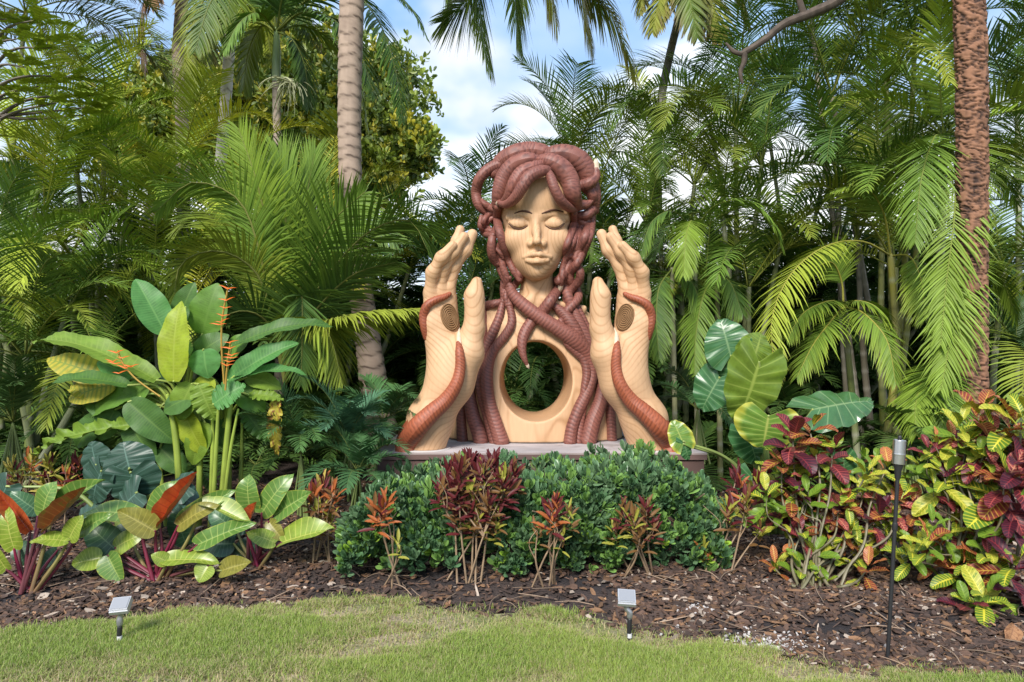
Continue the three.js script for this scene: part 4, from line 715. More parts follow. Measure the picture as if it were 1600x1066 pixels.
{
  const t = thing('arching_areca_palm', 'palm with a yellow stalked frond arching over the elephant ears', 'palm', V(P(1360, 0, 6.9).x, 0, -6.9), 'clumping palms around the lawn');
  cane(t, [tp(V(P(1370, 0, 6.9).x, 0, -6.9), 0.038), W2(1400, 560, 6.9, 6), W2(1392, 400, 6.9, 5)], { a: [0.3, 0.27, 0.04], b: [0.36, 0.36, 0.2], seed: 9 });
  cane(t, [tp(V(P(1345, 0, 6.9).x, 0, -6.9), 0.034), W2(1330, 600, 6.9, 5), W2(1318, 480, 6.8, 4)], { seed: 10 });
  const F1 = (a, o) => frond(t, a.map(([x, y, z]) => P(x, y, z)), { L: 0.40, n: 70, w: 0.017, ragged: 0.25, lift: -0.2, droop: 0.8, color: GREEN.mid, tipc: GREEN.lime, rr: 0.014, from: 0.3, spread: [1.1, 0.5], stalk: [0.36, 0.34, 0.06], ...o });
  F1([[1392, 400, 6.9], [1350, 378, 6.6], [1290, 385, 6.2], [1235, 430, 5.9], [1206, 500, 5.7], [1212, 590, 5.6]], { color: GREEN.lime });
  F1([[1318, 480, 6.8], [1300, 500, 6.5], [1270, 540, 6.3], [1245, 590, 6.2]], { L: 0.36, from: 0.1 });
  F1([[1318, 480, 6.8], [1300, 470, 6.6], [1255, 490, 6.4], [1230, 530, 6.3]], { L: 0.36, from: 0.1 });
  F1([[1318, 480, 6.8], [1350, 490, 6.4], [1385, 530, 6.2], [1400, 600, 6.1]], { L: 0.36, from: 0.1 });
  F1([[1318, 480, 6.8], [1340, 470, 6.6], [1370, 480, 6.5], [1400, 520, 6.4]], { L: 0.36, from: 0.1, color: GREEN.mid });
  F1([[1392, 400, 6.9], [1420, 400, 6.7], [1440, 440, 6.5], [1445, 500, 6.4]], { L: 0.36, color: GREEN.mid });
  F1([[1392, 400, 6.9], [1380, 330, 6.8], [1350, 290, 6.7], [1300, 300, 6.6]], { L: 0.4, color: GREEN.mid });
  F1([[1318, 480, 6.8], [1315, 440, 6.8], [1300, 410, 6.7], [1270, 420, 6.6]], { L: 0.36, color: GREEN.mid });
}
{
  const t = thing('drooping_palm', 'small palm with a pendent frond right of the raised hand', 'palm', V(P(1075, 0, 7.4).x, 0, -7.4), 'clumping palms around the lawn');
  for (const [x, y] of [[1050, 420], [1085, 360], [1120, 430]]) cane(t, [tp(V(P(x + 6, 0, 7.4).x, 0, -7.4), 0.03), W2(x + 3, 560, 7.4, 4), W2(x, y, 7.4, 3.4)], { seed: x, a: [0.2, 0.2, 0.08] });
  const F1 = (a, o) => frond(t, a.map(([x, y, z]) => P(x, y, z)), { L: 0.36, n: 60, w: 0.016, lift: -0.2, droop: 0.7, color: GREEN.mid, tipc: GREEN.fresh, rr: 0.012, from: 0.14, spread: [1.0, 0.45], ...o });
  F1([[1085, 360, 7.4], [1080, 345, 7.1], [1072, 370, 6.9], [1068, 430, 6.8]], { color: GREEN.fresh });
  F1([[1085, 360, 7.4], [1120, 320, 7.1], [1170, 315, 6.9], [1210, 350, 6.8], [1225, 390, 6.8]], { color: GREEN.mid });
  F1([[1085, 360, 7.4], [1050, 330, 7.2], [1020, 345, 7.1], [1000, 400, 7]], { color: GREEN.deep });
  F1([[1050, 420, 7.4], [1030, 450, 7.2], [1026, 500, 7.1], [1030, 560, 7]], { color: GREEN.deep });
  F1([[1050, 420, 7.4], [1080, 440, 7.2], [1100, 490, 7.1]], { color: GREEN.deep });
  F1([[1120, 430, 7.4], [1140, 440, 7.2], [1160, 490, 7.1]], { color: GREEN.deep });
  F1([[1120, 430, 7.4], [1100, 460, 7.1], [1088, 520, 7], [1085, 590, 6.9]], { color: GREEN.mid });
}
{ // bare branch reaching in at the top right
  const d = 7, t = thing('bare_branch', 'dark bare tree branch reaching in from the top right against the sky', 'branch', P(1330, -20, d));
  const bt = (name, a, holder) => part(t, name, tube(a.map(([x, y, r]) => W2(x, y, d, r)), { sides: 9, step: 0.02, capA: false, dr: (s, q) => 0.006 * fbm(s * 20, Math.cos(q) * 2, Math.sin(q) * 2, 3), col: (s, q, u, c) => mulc([0.085, 0.065, 0.05], 1 + 1.1 * fbm(c.x * 20, c.y * 20, c.z * 20, 3)) }), M.bark, holder);
  const m = bt('limb', [[1345, -40, 9], [1310, 0, 8.5], [1265, 22, 7.5], [1225, 38, 6.5], [1195, 62, 5.5], [1163, 82, 5]]);
  bt('twig', [[1165, 81, 5], [1158, 84, 4], [1146, 80, 3.5], [1135, 68, 2]], m); bt('twig', [[1163, 82, 5], [1163, 96, 4], [1157, 112, 3.6], [1160, 130, 2]], m); bt('twig', [[1258, 25, 6], [1252, 10, 5], [1246, -12, 4]], m);
}
{ // a mass of palms too deep in shade to tell apart
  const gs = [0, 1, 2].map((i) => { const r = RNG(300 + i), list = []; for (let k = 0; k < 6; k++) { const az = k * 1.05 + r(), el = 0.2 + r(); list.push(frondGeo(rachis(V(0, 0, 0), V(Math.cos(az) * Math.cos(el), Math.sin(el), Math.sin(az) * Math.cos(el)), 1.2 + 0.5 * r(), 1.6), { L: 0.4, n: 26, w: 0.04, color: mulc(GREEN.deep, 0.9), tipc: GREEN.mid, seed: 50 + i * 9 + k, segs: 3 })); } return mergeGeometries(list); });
  const r = RNG(5); const q = new THREE.Matrix4(), e = new THREE.Euler(), qq = new THREE.Quaternion();
  { // low fronds of the palms' own suckers, nearer
    const m = shade(new THREE.InstancedMesh(gs[1], M.frondFar, 150)); m.name = numbered('palm_suckers'); tag(m, 'low young palm fronds crowding the feet of the palm stems', 'undergrowth', null, 'stuff'); let n = 0;
    while (n < 150) { const px = -80 + 1760 * r(), dd = 7.5 + 2.2 * r(); if (px > 560 && px < 1020 && dd < 8.2) continue; e.set(0, r() * 6.3, 0); q.compose(V(P(px, 0, dd).x, 0.05 + 0.55 * r() * r(), -dd), qq.setFromEuler(e), V(1, 1, 1).multiplyScalar(0.45 + 0.4 * r())); m.setMatrixAt(n++, q); }
    scene.add(m);
  }
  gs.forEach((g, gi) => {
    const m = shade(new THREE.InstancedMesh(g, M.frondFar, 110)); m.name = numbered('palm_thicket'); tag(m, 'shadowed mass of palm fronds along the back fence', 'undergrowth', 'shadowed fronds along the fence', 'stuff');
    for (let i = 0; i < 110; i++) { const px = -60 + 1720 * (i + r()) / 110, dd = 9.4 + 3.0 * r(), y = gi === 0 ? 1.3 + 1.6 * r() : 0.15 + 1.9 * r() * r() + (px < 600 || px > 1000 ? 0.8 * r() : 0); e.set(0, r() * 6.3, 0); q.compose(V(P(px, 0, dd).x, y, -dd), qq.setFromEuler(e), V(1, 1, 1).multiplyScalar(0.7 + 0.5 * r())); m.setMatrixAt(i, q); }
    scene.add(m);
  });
}
// ---- broad-leaved trees behind
function shadeTree(label, base, height, blobs, seed) {
  const t = thing('shade_tree', label, 'tree', base), r = RNG(seed);
  const fork = base.clone().add(V(0, height * 0.45, 0)), bc = (s, a, u, c) => mulc([0.2, 0.17, 0.14], 1 + 0.6 * fbm(c.x * 6, c.y * 3, c.z * 6, 3));
  part(t, 'trunk', tube([tp(base, 0.3), tp(base.clone().lerp(fork, 0.5).add(V(0.1, 0, 0)), 0.24), tp(fork, 0.2)], { sides: 12, col: bc, step: 0.1 }), M.bark);
  const limbs = []; for (const [c, rad] of blobs) { const m = fork.clone().lerp(c, 0.5).add(V(r() - 0.5, 0.4, r() - 0.5).multiplyScalar(0.5)); part(t, 'limb', tube([tp(fork, 0.14), tp(m, 0.08), tp(c, 0.03)], { sides: 7, col: bc, step: 0.15, capA: false }), M.bark); for (let k = 0; k < 5; k++) limbs.push(tube([tp(m.clone().lerp(c, 0.3 + 0.14 * k), 0.035), tp(c.clone().add(V(r() - 0.5, r() - 0.5, r() - 0.5).multiplyScalar(rad * 1.6)), 0.008)], { sides: 4, rings: 5, col: bc, capA: false })); }
  part(t, 'twigs', mergeGeometries(limbs), M.bark);
  const lf = leafGeo({ nu: 4, nv: 1, w: 0.36, curl: 0.5, fold: 0.25, veins: 0, amp: 0, wave: 0 }), spray = [];
  for (let k = 0; k < 9; k++) { const g = lf.clone(); g.scale(0.085, 0.105, 0.085); g.rotateX(0.3 + r() * 0.9); g.rotateZ(r() * 0.6); g.rotateY(k * 2.4); g.translate(0, k * 0.022, 0); g.rotateZ((r() - 0.5) * 0.3); spray.push(g); }
  const sg = mergeGeometries(spray), per = 620, m = shade(new THREE.InstancedMesh(sg, new THREE.MeshPhysicalMaterial({ side: THREE.DoubleSide, roughness: 0.5, transmission: 0.35, thickness: 0 }), blobs.length * per)), q = new THREE.Matrix4(), e = new THREE.Euler(), qq = new THREE.Quaternion(), c3 = new THREE.Color(); let n = 0;
  for (const [c, rad] of blobs) for (let i = 0; i < per; i++) {
    const a = r() * 6.283, b = Math.acos(2 * r() - 1), rr = rad * Math.pow(r(), 0.45) * (r() < 0.15 ? 1.35 : 1), p = V(Math.sin(b) * Math.cos(a), Math.cos(b) * 0.8, Math.sin(b) * Math.sin(a)).multiplyScalar(rr * (1 + 0.9 * noise(Math.cos(a) * 2 + c.x, Math.cos(b) * 2, Math.sin(a) * 2 + c.z))).add(c);
    e.set((r() - 0.5) * 2, r() * 6.3, (r() - 0.5) * 2); q.compose(p, qq.setFromEuler(e), V(1, 1, 1).multiplyScalar(0.8 + 0.7 * r())); m.setMatrixAt(n, q);
    const k = r(), g = mulc(k < 0.22 ? [0.50, 0.46, 0.04] : k < 0.65 ? [0.26, 0.34, 0.035] : [0.13, 0.20, 0.03], 0.75 + 0.5 * r()); m.setColorAt(n++, c3.setRGB(...g));
  }
  m.name = 'crown'; m.position.copy(base).negate(); m.userData.kind = 'stuff'; t.add(m);
}
const B = (px, py, d, r) => [P(px, py, d), r];
shadeTree('bright broad-leaved tree between the tall palm trunks', V(P(480, 0, 15).x, 0, -15), 7, [B(350, 240, 15, 1.0), B(400, 160, 15, 1.3), B(480, 190, 15.4, 1.4), B(540, 250, 15, 1.1), B(600, 200, 15, 1.0), B(590, 280, 14.6, 0.8), B(640, 245, 14.6, 0.45), B(430, 280, 14.6, 1.0), B(500, 110, 15.4, 1.1), B(600, 130, 15.6, 0.7), B(655, 225, 14.6, 0.25), B(420, 60, 15.6, 1.0)], 11);
shadeTree('broad-leaved tree behind the far left palm trunk', V(P(235, 0, 16).x, 0, -16), 6, [B(230, 190, 16, 0.9), B(265, 150, 16, 0.8), B(200, 240, 16, 0.9), B(300, 200, 16, 0.9), B(310, 130, 16.2, 0.8), B(250, 240, 15.8, 0.9)], 17);
{ // feathery tree at the upper left
  const t = thing('feathery_tree', 'fine leaved tree with light green flat sprays at far left', 'tree', V(P(-60, 0, 7.2).x, 0, -7.2)), r = RNG(61);
  const bc = (s, a, u, c) => mulc([0.12, 0.1, 0.08], 1 + 0.5 * noise(c.x * 9, c.y * 5, c.z * 9));
  part(t, 'trunk', tube([tp(V(P(-60, 0, 7.2).x, 0, -7.2), 0.09), W2(-70, 400, 7.2, 10), W2(-50, 150, 7.2, 7)], { col: bc, capA: false, step: 0.1 }), M.bark);
  const tips = [[60, 135], [110, 120], [140, 150], [40, 105], [90, 160], [160, 165], [30, 60], [80, 75], [20, 150], [10, 30], [60, 30], [130, 180]];
  for (const [x, y] of tips) { const p = [W2(-50, 150 + r() * 80, 7.2, 4), W2(x * 0.4 - 20, y + 20 * r(), 7.1, 2.5), W2(x, y, 7, 1)]; part(t, 'branch', tube(p, { col: bc, sides: 5, capA: false, step: 0.08 }), M.bark);
    for (let k = 0; k < 5; k++) { const b = P(x - 22 * k * r(), y + (r() - 0.5) * 20, 7 + (r() - 0.5) * 0.5), a = (r() - 0.3) * 1.8; frond(t, rachis(b, V(Math.cos(a), 0.25, Math.sin(a)), 0.32 + 0.2 * r(), 0.8, 8), { L: 0.085, n: 22, w: 0.03, color: mixc(GREEN.fresh, GREEN.lime, r()), tipc: GREEN.lime, droop: 0.1, lift: 0.05, rr: 0.004, from: 0.1, spread: [1.3, 0.9] }, 'spray'); } }
}
// ================================================================ planting
const onBed = (px, py) => { const p = G(px, py); p.y = bedH(p.x, p.z) - 0.01; return p; };
const TOCAM = (p) => V(0, EYE, 0).sub(p).normalize();
// ---- hedge: three rounded shrubs of small glossy leaves
{
  const lf = [0, 1].map((i) => leafGeo({ nu: 6, nv: 2, th0: 1.2, th1: 0.45, w: 0.23, prof: (u) => Math.pow(Math.sin(Math.PI * Math.pow(clamp(u * 0.98 + 0.01), 1.25)), 0.75), curl: 0.45 - 0.3 * i, fold: 0.3, amp: 0, wave: 0, seed: i }));
  const rosette = (seed) => { const r = RNG(seed), l = []; const n = 7 + Math.floor(r() * 3); for (let k = 0; k < n; k++) { const g = lf[k % 2].clone(), s = 0.044 + 0.02 * r(); g.scale(s * 1.1, s, s); g.rotateX(-0.25 + 1.15 * (1 - k / n) + (r() - 0.5) * 0.35 - 0.05); g.translate(0, 0.004, 0); g.rotateY(k * 2.39996 + r() * 0.5); g.translate(0, 0.022 * k / n, 0); l.push(g); } return mergeGeometries(l); };
  const rs = [1, 2, 3, 4, 5].map(rosette);
  const lo = leafTex([0.14, 0.27, 0.115], [0.12, 0.2, 0.1], { n: 0.001, mid: 0.03, fine: 0.1 }), mats = [[1, 1, 1], [0.78, 0.92, 0.85], [1.5, 1.55, 0.8], [1.12, 1.15, 1.2], [2.6, 2.3, 0.6]].map((k) => texLeaf(lo, { color: new THREE.Color(...k), roughness: 0.36, transmission: 0.14 }));
  const shrub = (label, x0, x1, yTop, seed) => {
    const d0 = 4.58, d1 = 5.75, A = P(x0, 0, d0).x, B2 = P(x1, 0, d0).x, c = V((A + B2) / 2, 0, -(d0 + d1) / 2), hx = (B2 - A) / 2, hz = (d1 - d0) / 2, t = thing('hedge_shrub', label, 'shrub', c, 'clipped glossy shrubs before the plinth'), r = RNG(seed);
    const topY = (x) => { const px = 800 + x / d0 * F; return yTop(px); };
    const spots = []; const N = Math.round((B2 - A) * 1450);
    for (let i = 0; i < N; i++) {
      const f = r(); let x, y, z, n;
      if (f < 0.60) { x = lerp(A, B2, r()); const h = topY(x); y = lerp(0.03, h, Math.pow(r(), 0.72)); z = -d0 + 0.34 * fbm(x * 3.4, y * 3.4, seed, 3) - 0.16 * Math.pow(y / h, 3) - 0.03 * Math.pow(1 - y / h, 2) - r() * 0.14; n = V((r() - 0.5) * 1.3, 0.45 + 0.7 * r(), 0.9); }
      else if (f < 0.88) { x = lerp(A, B2, r()); z = -lerp(d0 + 0.1, d1, r()); y = topY(x) + 0.30 * fbm(x * 4, 1, z * 4, 3) - r() * 0.08; n = V((r() - 0.5) * 0.9, 1, (r() - 0.35) * 0.9); }
      else { const s = r() < 0.5 ? -1 : 1; x = c.x + s * hx * (0.97 + 0.05 * r()); z = -lerp(d0 + 0.05, d1, r()); y = lerp(0.08, topY(x), Math.pow(r(), 0.8)); n = V(s, 0.6, 0.5); }
      const hole = fbm(x * 3.1 + seed, y * 3.1, z * 3.1, 3); if (hole > 0.25) continue;
      if (Math.abs(x - c.x) > hx * 0.9) { x = c.x + (x - c.x) * (0.93 + 0.12 * fbm(y * 6, x * 3, z * 3)); }
      spots.push({ p: V(x, y, z), n: n.normalize(), a: r() * 6.283, s: 1.0 + 0.6 * r(), k: Math.floor(r() * 5), m: r() < 0.05 ? 4 : r() < 0.18 ? 2 : Math.floor(r() * 2) + (r() < 0.3 ? 2 : 0) });
    }
    spots.sort((a, b) => b.p.z - a.p.z);
    const q = new THREE.Quaternion(), q2 = new THREE.Quaternion(), mm = new THREE.Matrix4();
    const rest = new Map();
    spots.forEach((s, i) => {
      q.setFromUnitVectors(UP, s.n); q2.setFromAxisAngle(UP, s.a); q.multiply(q2); if (s.m === 4) s.m = s.p.y < 0.3 ? 4 : 0; const mi = s.m;
      if (i < 250) { const m = shade(new THREE.Mesh(rs[s.k], mats[mi])); m.name = 'leaf_rosette'; m.quaternion.copy(q); m.position.copy(s.p).sub(c); m.scale.setScalar(s.s); t.add(m); }
      else { const key = s.k + '_' + mi; if (!rest.has(key)) rest.set(key, []); rest.get(key).push(mm.compose(s.p.clone().sub(c), q, V(1, 1, 1).multiplyScalar(s.s)).clone()); }
    });
    for (const [key, list] of rest) { const [k, mi] = key.split('_').map(Number), m = shade(new THREE.InstancedMesh(rs[k], mats[mi], list.length)); list.forEach((x, i) => m.setMatrixAt(i, x)); m.name = 'foliage'; m.userData.kind = 'stuff'; t.add(m); }
    for (let i = 0; i < 16; i++) { const bx = c.x + (r() - 0.5) * hx * 1.4, bz = c.z + (r() - 0.3) * hz, e = V(bx + (r() - 0.5) * 0.4, topY(bx) * (0.75 + 0.2 * r()), bz + (r() - 0.2) * 0.4); part(t, 'stem', tube([tp(V(bx, -0.02, bz), 0.012), tp(V(bx, 0.3, bz).lerp(e, 0.3), 0.009), tp(e, 0.005)], { sides: 6, rings: 12, col: () => [0.2, 0.15, 0.1] }), M.stem); }
  };
  const yy = (d, py) => EYE + (533 - py) * d / F;
  shrub('glossy green hedge shrub at the left end of the plinth', 531, 722, (px) => yy(5.45, 752 - 12 * sstep(560, 690, px) + 35 * sstep(580, 530, px)), 21);
  shrub('glossy green hedge shrub before the middle of the plinth', 768, 945, (px) => yy(5.45, 740), 22);
  shrub('glossy green hedge shrub at the right end of the plinth', 940, 1138, (px) => yy(5.45, 724 + 38 * sstep(1070, 1140, px)), 23);
}
// ---- crotons
const crotonTex = [
  leafTex([0.12, 0.020, 0.026], [0.40, 0.08, 0.07], { n: 10, vw: 0.14, slope: -0.0, seed: 1, blotch: [0.07, 0.015, 0.025] }),
  leafTex([0.26, 0.05, 0.028], [0.50, 0.30, 0.05], { n: 10, vw: 0.16, seed: 2, blotch: [0.13, 0.03, 0.02], blotchAt: 0.0 }),
  leafTex([0.10, 0.19, 0.02], [0.60, 0.55, 0.05], { n: 11, vw: 0.2, mid: 0.08, seed: 3 }),
  leafTex([0.36, 0.37, 0.035], [0.58, 0.54, 0.08], { n: 10, vw: 0.16, seed: 4, blotch: [0.16, 0.24, 0.02], blotchAt: 0.05 }),
  leafTex([0.055, 0.012, 0.022], [0.22, 0.03, 0.04], { n: 10, vw: 0.12, seed: 5 }),
  leafTex([0.42, 0.13, 0.04], [0.6, 0.42, 0.1], { n: 10, vw: 0.16, seed: 6, blotch: [0.32, 0.06, 0.045], blotchAt: 0.0 }),
  leafTex([0.12, 0.21, 0.02], [0.2, 0.3, 0.03], { n: 9, vw: 0.14, seed: 7 }),
  leafTex([0.36, 0.065, 0.065], [0.62, 0.27, 0.16], { n: 10, vw: 0.18, seed: 8, blotch: [0.16, 0.03, 0.04], blotchAt: 0.0 }),
].map((m) => texLeaf(m, { roughness: 0.42, transmission: 0.2, specularIntensity: 0.5 }));
const CR = { burg: [0, 4, 4, 1, 2], dark: [4, 4, 0, 6], red: [0, 1, 7, 2, 5], orange: [5, 1, 3, 2], yel: [3, 2, 3, 2, 6], green: [6, 2, 6, 3], pink: [7, 0, 7, 1, 2], mix: [2, 1, 5, 0, 3, 6, 2] };
const crLeaf = [0, 1, 2, 3].map((i) => leafGeo({ nu: 14, nv: 3, th0: 1.15, th1: 0.6, w: 0.24 + 0.02 * i, prof: (u) => Math.pow(Math.sin(Math.PI * Math.pow(clamp(u), 0.95)), 0.8), curl: [0.5, 0.9, 0.2, 1.2][i], fold: 0.28, veins: 10, amp: 0.010, wave: 0.02, waves: 2.5, seed: i + 3 }));
const barkC = (s, a, u, c) => mulc(mixc([0.20, 0.16, 0.105], [0.13, 0.13, 0.06], clamp(0.5 + fbm(c.x * 8, c.y * 8, c.z * 8, 2))), 1 + 0.4 * noise(c.x * 40, c.y * 90, c.z * 40));
let crSeed = 1;
function filler(seed, n, x0, x1, y0, y1, d0, d1, keep) { const r = RNG(seed), pals = ['mix', 'green', 'dark', 'yel', 'green', 'orange', 'mix'], out = []; while (out.length < n) { const x = lerp(x0, x1, r()), y = lerp(y0, y1, r()); if (!keep(x, y)) continue; const v = (y - y0) / (y1 - y0); out.push([x, y, lerp(d1, d0, v) - 0.1 + 0.3 * r(), pals[Math.floor(r() * pals.length)], 0.7 + 0.25 * r(), 5]); } return out; }
function croton(label, base, spots, group) {
  const t = thing('croton_bush', label, 'shrub', base, group), r = RNG(3000 + crSeed++ * 7);
  for (const [px, py, d, pal, k = 1, n0 = 9] of spots) { const n = n0 + 3;
    const c = P(px, py, d), out = c.clone().sub(base).setY(0).multiplyScalar(0.6).add(V(0, 0.9, 0.45)).normalize();
    const thin = n0 === 5, st = thin ? base.clone().lerp(c, 0.55).add(V((r() - 0.5) * 0.1, 0.03, (r() - 0.5) * 0.1)) : base.clone().add(V((r() - 0.5) * 0.3, 0, (r() - 0.5) * 0.2)), sk = thin ? 0.5 : 1, m1 = st.clone().lerp(c, 0.35).add(V((r() - 0.5) * 0.14, -0.02, (r() - 0.5) * 0.14)), m2 = st.clone().lerp(c, 0.72).add(V((r() - 0.5) * 0.1, -0.05, (r() - 0.5) * 0.1));
    part(t, 'stem', tube([tp(st, 0.011 * sk), tp(m1, 0.009 * sk), tp(m2, 0.0075 * sk), tp(c.clone().addScaledVector(out, -0.03), 0.005 * sk)], { sides: 7, step: 0.03, capA: false, col: barkC, dr: (s) => 0.0012 * Math.sin(s * 160) }), M.stem);
    const q = new THREE.Quaternion().setFromUnitVectors(UP, out);
    for (let i = 0; i < n; i++) {
      const f = i / n, az = i * 2.4 + r() * 0.7, tilt = lerp(1.95, 0.45, f) + (r() - 0.5) * 0.6, L = (0.145 + 0.075 * r()) * k * (1 - 0.3 * f), dir = V(Math.sin(tilt) * Math.cos(az), Math.cos(tilt), Math.sin(tilt) * Math.sin(az)).applyQuaternion(q), b = c.clone().addScaledVector(out, (f - 0.75) * 0.16 * k).addScaledVector(dir, 0.012);
      const p = CR[pal];
      setLeaf(t, 'leaf', crLeaf[Math.floor(r() * 4)], crotonTex[p[Math.floor(r() * p.length)]], b, dir, V(0, 1, 0.35).addScaledVector(dir, -0.2).add(V((r() - 0.5) * 0.7, 0, (r() - 0.5) * 0.5)), L, 0.85 + 0.4 * r());
    }
  }
  return t;
}
croton('burgundy and green croton bush left of the garden torch', onBed(1275, 925), [
  [1240, 684, 4.75, 'burg', 1.25, 11], [1268, 672, 4.8, 'red', 1.1], [1302, 706, 4.7, 'burg', 1.1], [1222, 726, 4.75, 'burg', 1], [1352, 744, 4.55, 'yel', 1, 8], [1388, 728, 4.6, 'orange', 0.9, 6], [1262, 752, 4.7, 'red', 0.95], [1300, 760, 4.75, 'dark', 0.9], [1236, 778, 4.65, 'burg', 0.9], [1312, 792, 4.55, 'red', 0.9], [1268, 792, 4.7, 'mix', 0.8], [1218, 806, 4.6, 'green', 0.8, 7], [1252, 832, 4.5, 'red', 0.8, 7], [1324, 770, 4.6, 'green', 0.75, 6], [1372, 806, 4.5, 'burg', 1, 8], [1404, 786, 4.5, 'pink', 1.05, 9], [1272, 868, 4.45, 'green', 0.95, 8], [1212, 884, 4.45, 'orange', 0.75, 6], [1252, 890, 4.4, 'yel', 0.85, 7], [1282, 918, 4.35, 'green', 0.95, 7], [1356, 888, 4.3, 'orange', 0.85, 6], [1388, 842, 4.5, 'green', 0.85, 7], [1336, 838, 4.5, 'mix', 0.8, 6], [1200, 760, 4.9, 'dark', 0.8, 8], [1300, 836, 4.6, 'red', 0.75, 6], ...filler(71, 24, 1195, 1420, 690, 900, 4.4, 4.8, (x, y) => y < 880 - Math.abs(x - 1310) * 0.4),
], 'large leaved croton bushes at right');
croton('red, orange and yellow croton bush at the right edge behind the torch', onBed(1520, 935), [
  [1500, 668, 4.4, 'yel', 1.05, 8], [1532, 648, 4.45, 'orange', 1.35, 9], [1548, 684, 4.3, 'pink', 1.3, 10], [1584, 664, 4.3, 'orange', 1.4, 9], [1600, 652, 4.2, 'yel', 1.2, 7], [1512, 694, 4.4, 'burg', 1], [1592, 704, 4.25, 'red', 1.2], [1478, 742, 4.35, 'yel', 1.15, 9], [1446, 752, 4.5, 'mix', 0.9, 7], [1520, 760, 4.4, 'orange', 1.05, 8], [1572, 756, 4.15, 'pink', 1.4, 10], [1596, 736, 4.1, 'burg', 1.3, 8], [1540, 720, 4.4, 'yel', 1], [1430, 798, 4.5, 'red', 1, 8], [1452, 836, 4.4, 'yel', 0.9, 7], [1496, 808, 4.4, 'burg', 0.95, 8], [1540, 808, 4.3, 'red', 1, 8], [1588, 802, 4.1, 'dark', 1.2, 8], [1506, 884, 4.15, 'red', 0.9, 6], [1538, 880, 4.15, 'green', 0.95, 6], [1588, 880, 3.95, 'burg', 1.35, 8], [1540, 934, 3.9, 'yel', 1.1, 8], [1512, 946, 3.95, 'dark', 0.9, 6], [1466, 872, 4.3, 'mix', 0.75, 5], [1560, 846, 4.2, 'mix', 0.9, 7], [1480, 776, 4.5, 'dark', 0.9, 7], [1608, 926, 3.9, 'dark', 1, 6], ...filler(72, 24, 1425, 1610, 650, 930, 4.0, 4.5, (x, y) => y < 940 - Math.abs(x - 1540) * 0.6),
], 'large leaved croton bushes at right');
// small crotons with bare stems along the hedge
const nar = [0, 1].map((i) => leafGeo({ nu: 8, nv: 2, th0: 1.0, th1: 0.5, w: 0.15, curl: 0.6 - 0.4 * i, fold: 0.35, veins: 0, amp: 0, wave: 0.02, seed: i }));
const narM = [leafTex([0.042, 0.012, 0.014], [0.13, 0.018, 0.02], { n: 0.01, mid: 0.06 }), leafTex([0.20, 0.05, 0.018], [0.4, 0.12, 0.03], { n: 0.01, mid: 0.08 }), leafTex([0.16, 0.2, 0.03], [0.35, 0.33, 0.05], { n: 0.01, mid: 0.1 }), leafTex([0.4, 0.34, 0.05], [0.5, 0.4, 0.1], { n: 0.01, mid: 0.1 }), leafTex([0.10, 0.06, 0.03], [0.2, 0.1, 0.03], { n: 0.01, mid: 0.06 })].map((m) => texLeaf(m, { roughness: 0.5, specularIntensity: 0.45 }));
function stemmy(label, bx, by, heads, k = 1) {
  const base = onBed(bx, by), D = -base.z, t = thing('small_croton', label, 'shrub', base, 'thin stemmed crotons along the hedge'), r = RNG(5000 + crSeed++ * 11);
  const mids = [];
  for (const [px, py, pal, n = 22, s = 1, dd = 0] of heads) {
    const c = P(px, py, D + dd), st = mids.length > 6 ? mids[Math.floor(r() * mids.length)] : base.clone().add(V((r() - 0.5) * 0.16 * k, 0, (r() - 0.5) * 0.08)), m = st.clone().lerp(c, 0.5).add(V((r() - 0.5) * 0.06, 0, (r() - 0.5) * 0.06));
    part(t, 'stem', tube([tp(st, 0.0075), tp(m, 0.006), tp(c, 0.004)], { sides: 6, step: 0.03, capA: false, col: (q, a, u, p) => mulc([0.30, 0.21, 0.13], 1 + 0.4 * noise(p.x * 30, p.y * 30, p.z * 30)) }), M.stem);
    if (mids.length < 7) mids.push(m); if (r() < 0.7) part(t, 'twig', tube([tp(m, 0.005), tp(m.clone().add(V((r() - 0.5) * 0.12, 0.12, 0.03)), 0.003), tp(m.clone().add(V((r() - 0.5) * 0.2, 0.24, 0.02)), 0.002)], { sides: 5, rings: 8, capA: false, col: () => [0.34, 0.23, 0.14] }), M.stem);
    for (let i = 0; i < n; i++) {
      const f = i / n, az = i * 2.4 + r(), tilt = lerp(1.5, 0.2, f) + (r() - 0.5) * 0.5, dir = V(Math.sin(tilt) * Math.cos(az), Math.cos(tilt), Math.sin(tilt) * Math.sin(az)), b = c.clone().add(V((r() - 0.5) * 0.05 * s, (f - 0.75) * 0.16 * s, (r() - 0.5) * 0.05 * s));
      setLeaf(t, 'leaf', nar[i % 2], narM[pal[Math.floor(r() * pal.length)]], b, dir, V((r() - 0.5) * 0.8, 0.8, 0.5), (0.082 + 0.045 * r()) * s, 0.9 + 0.5 * r());
    }
  }
}
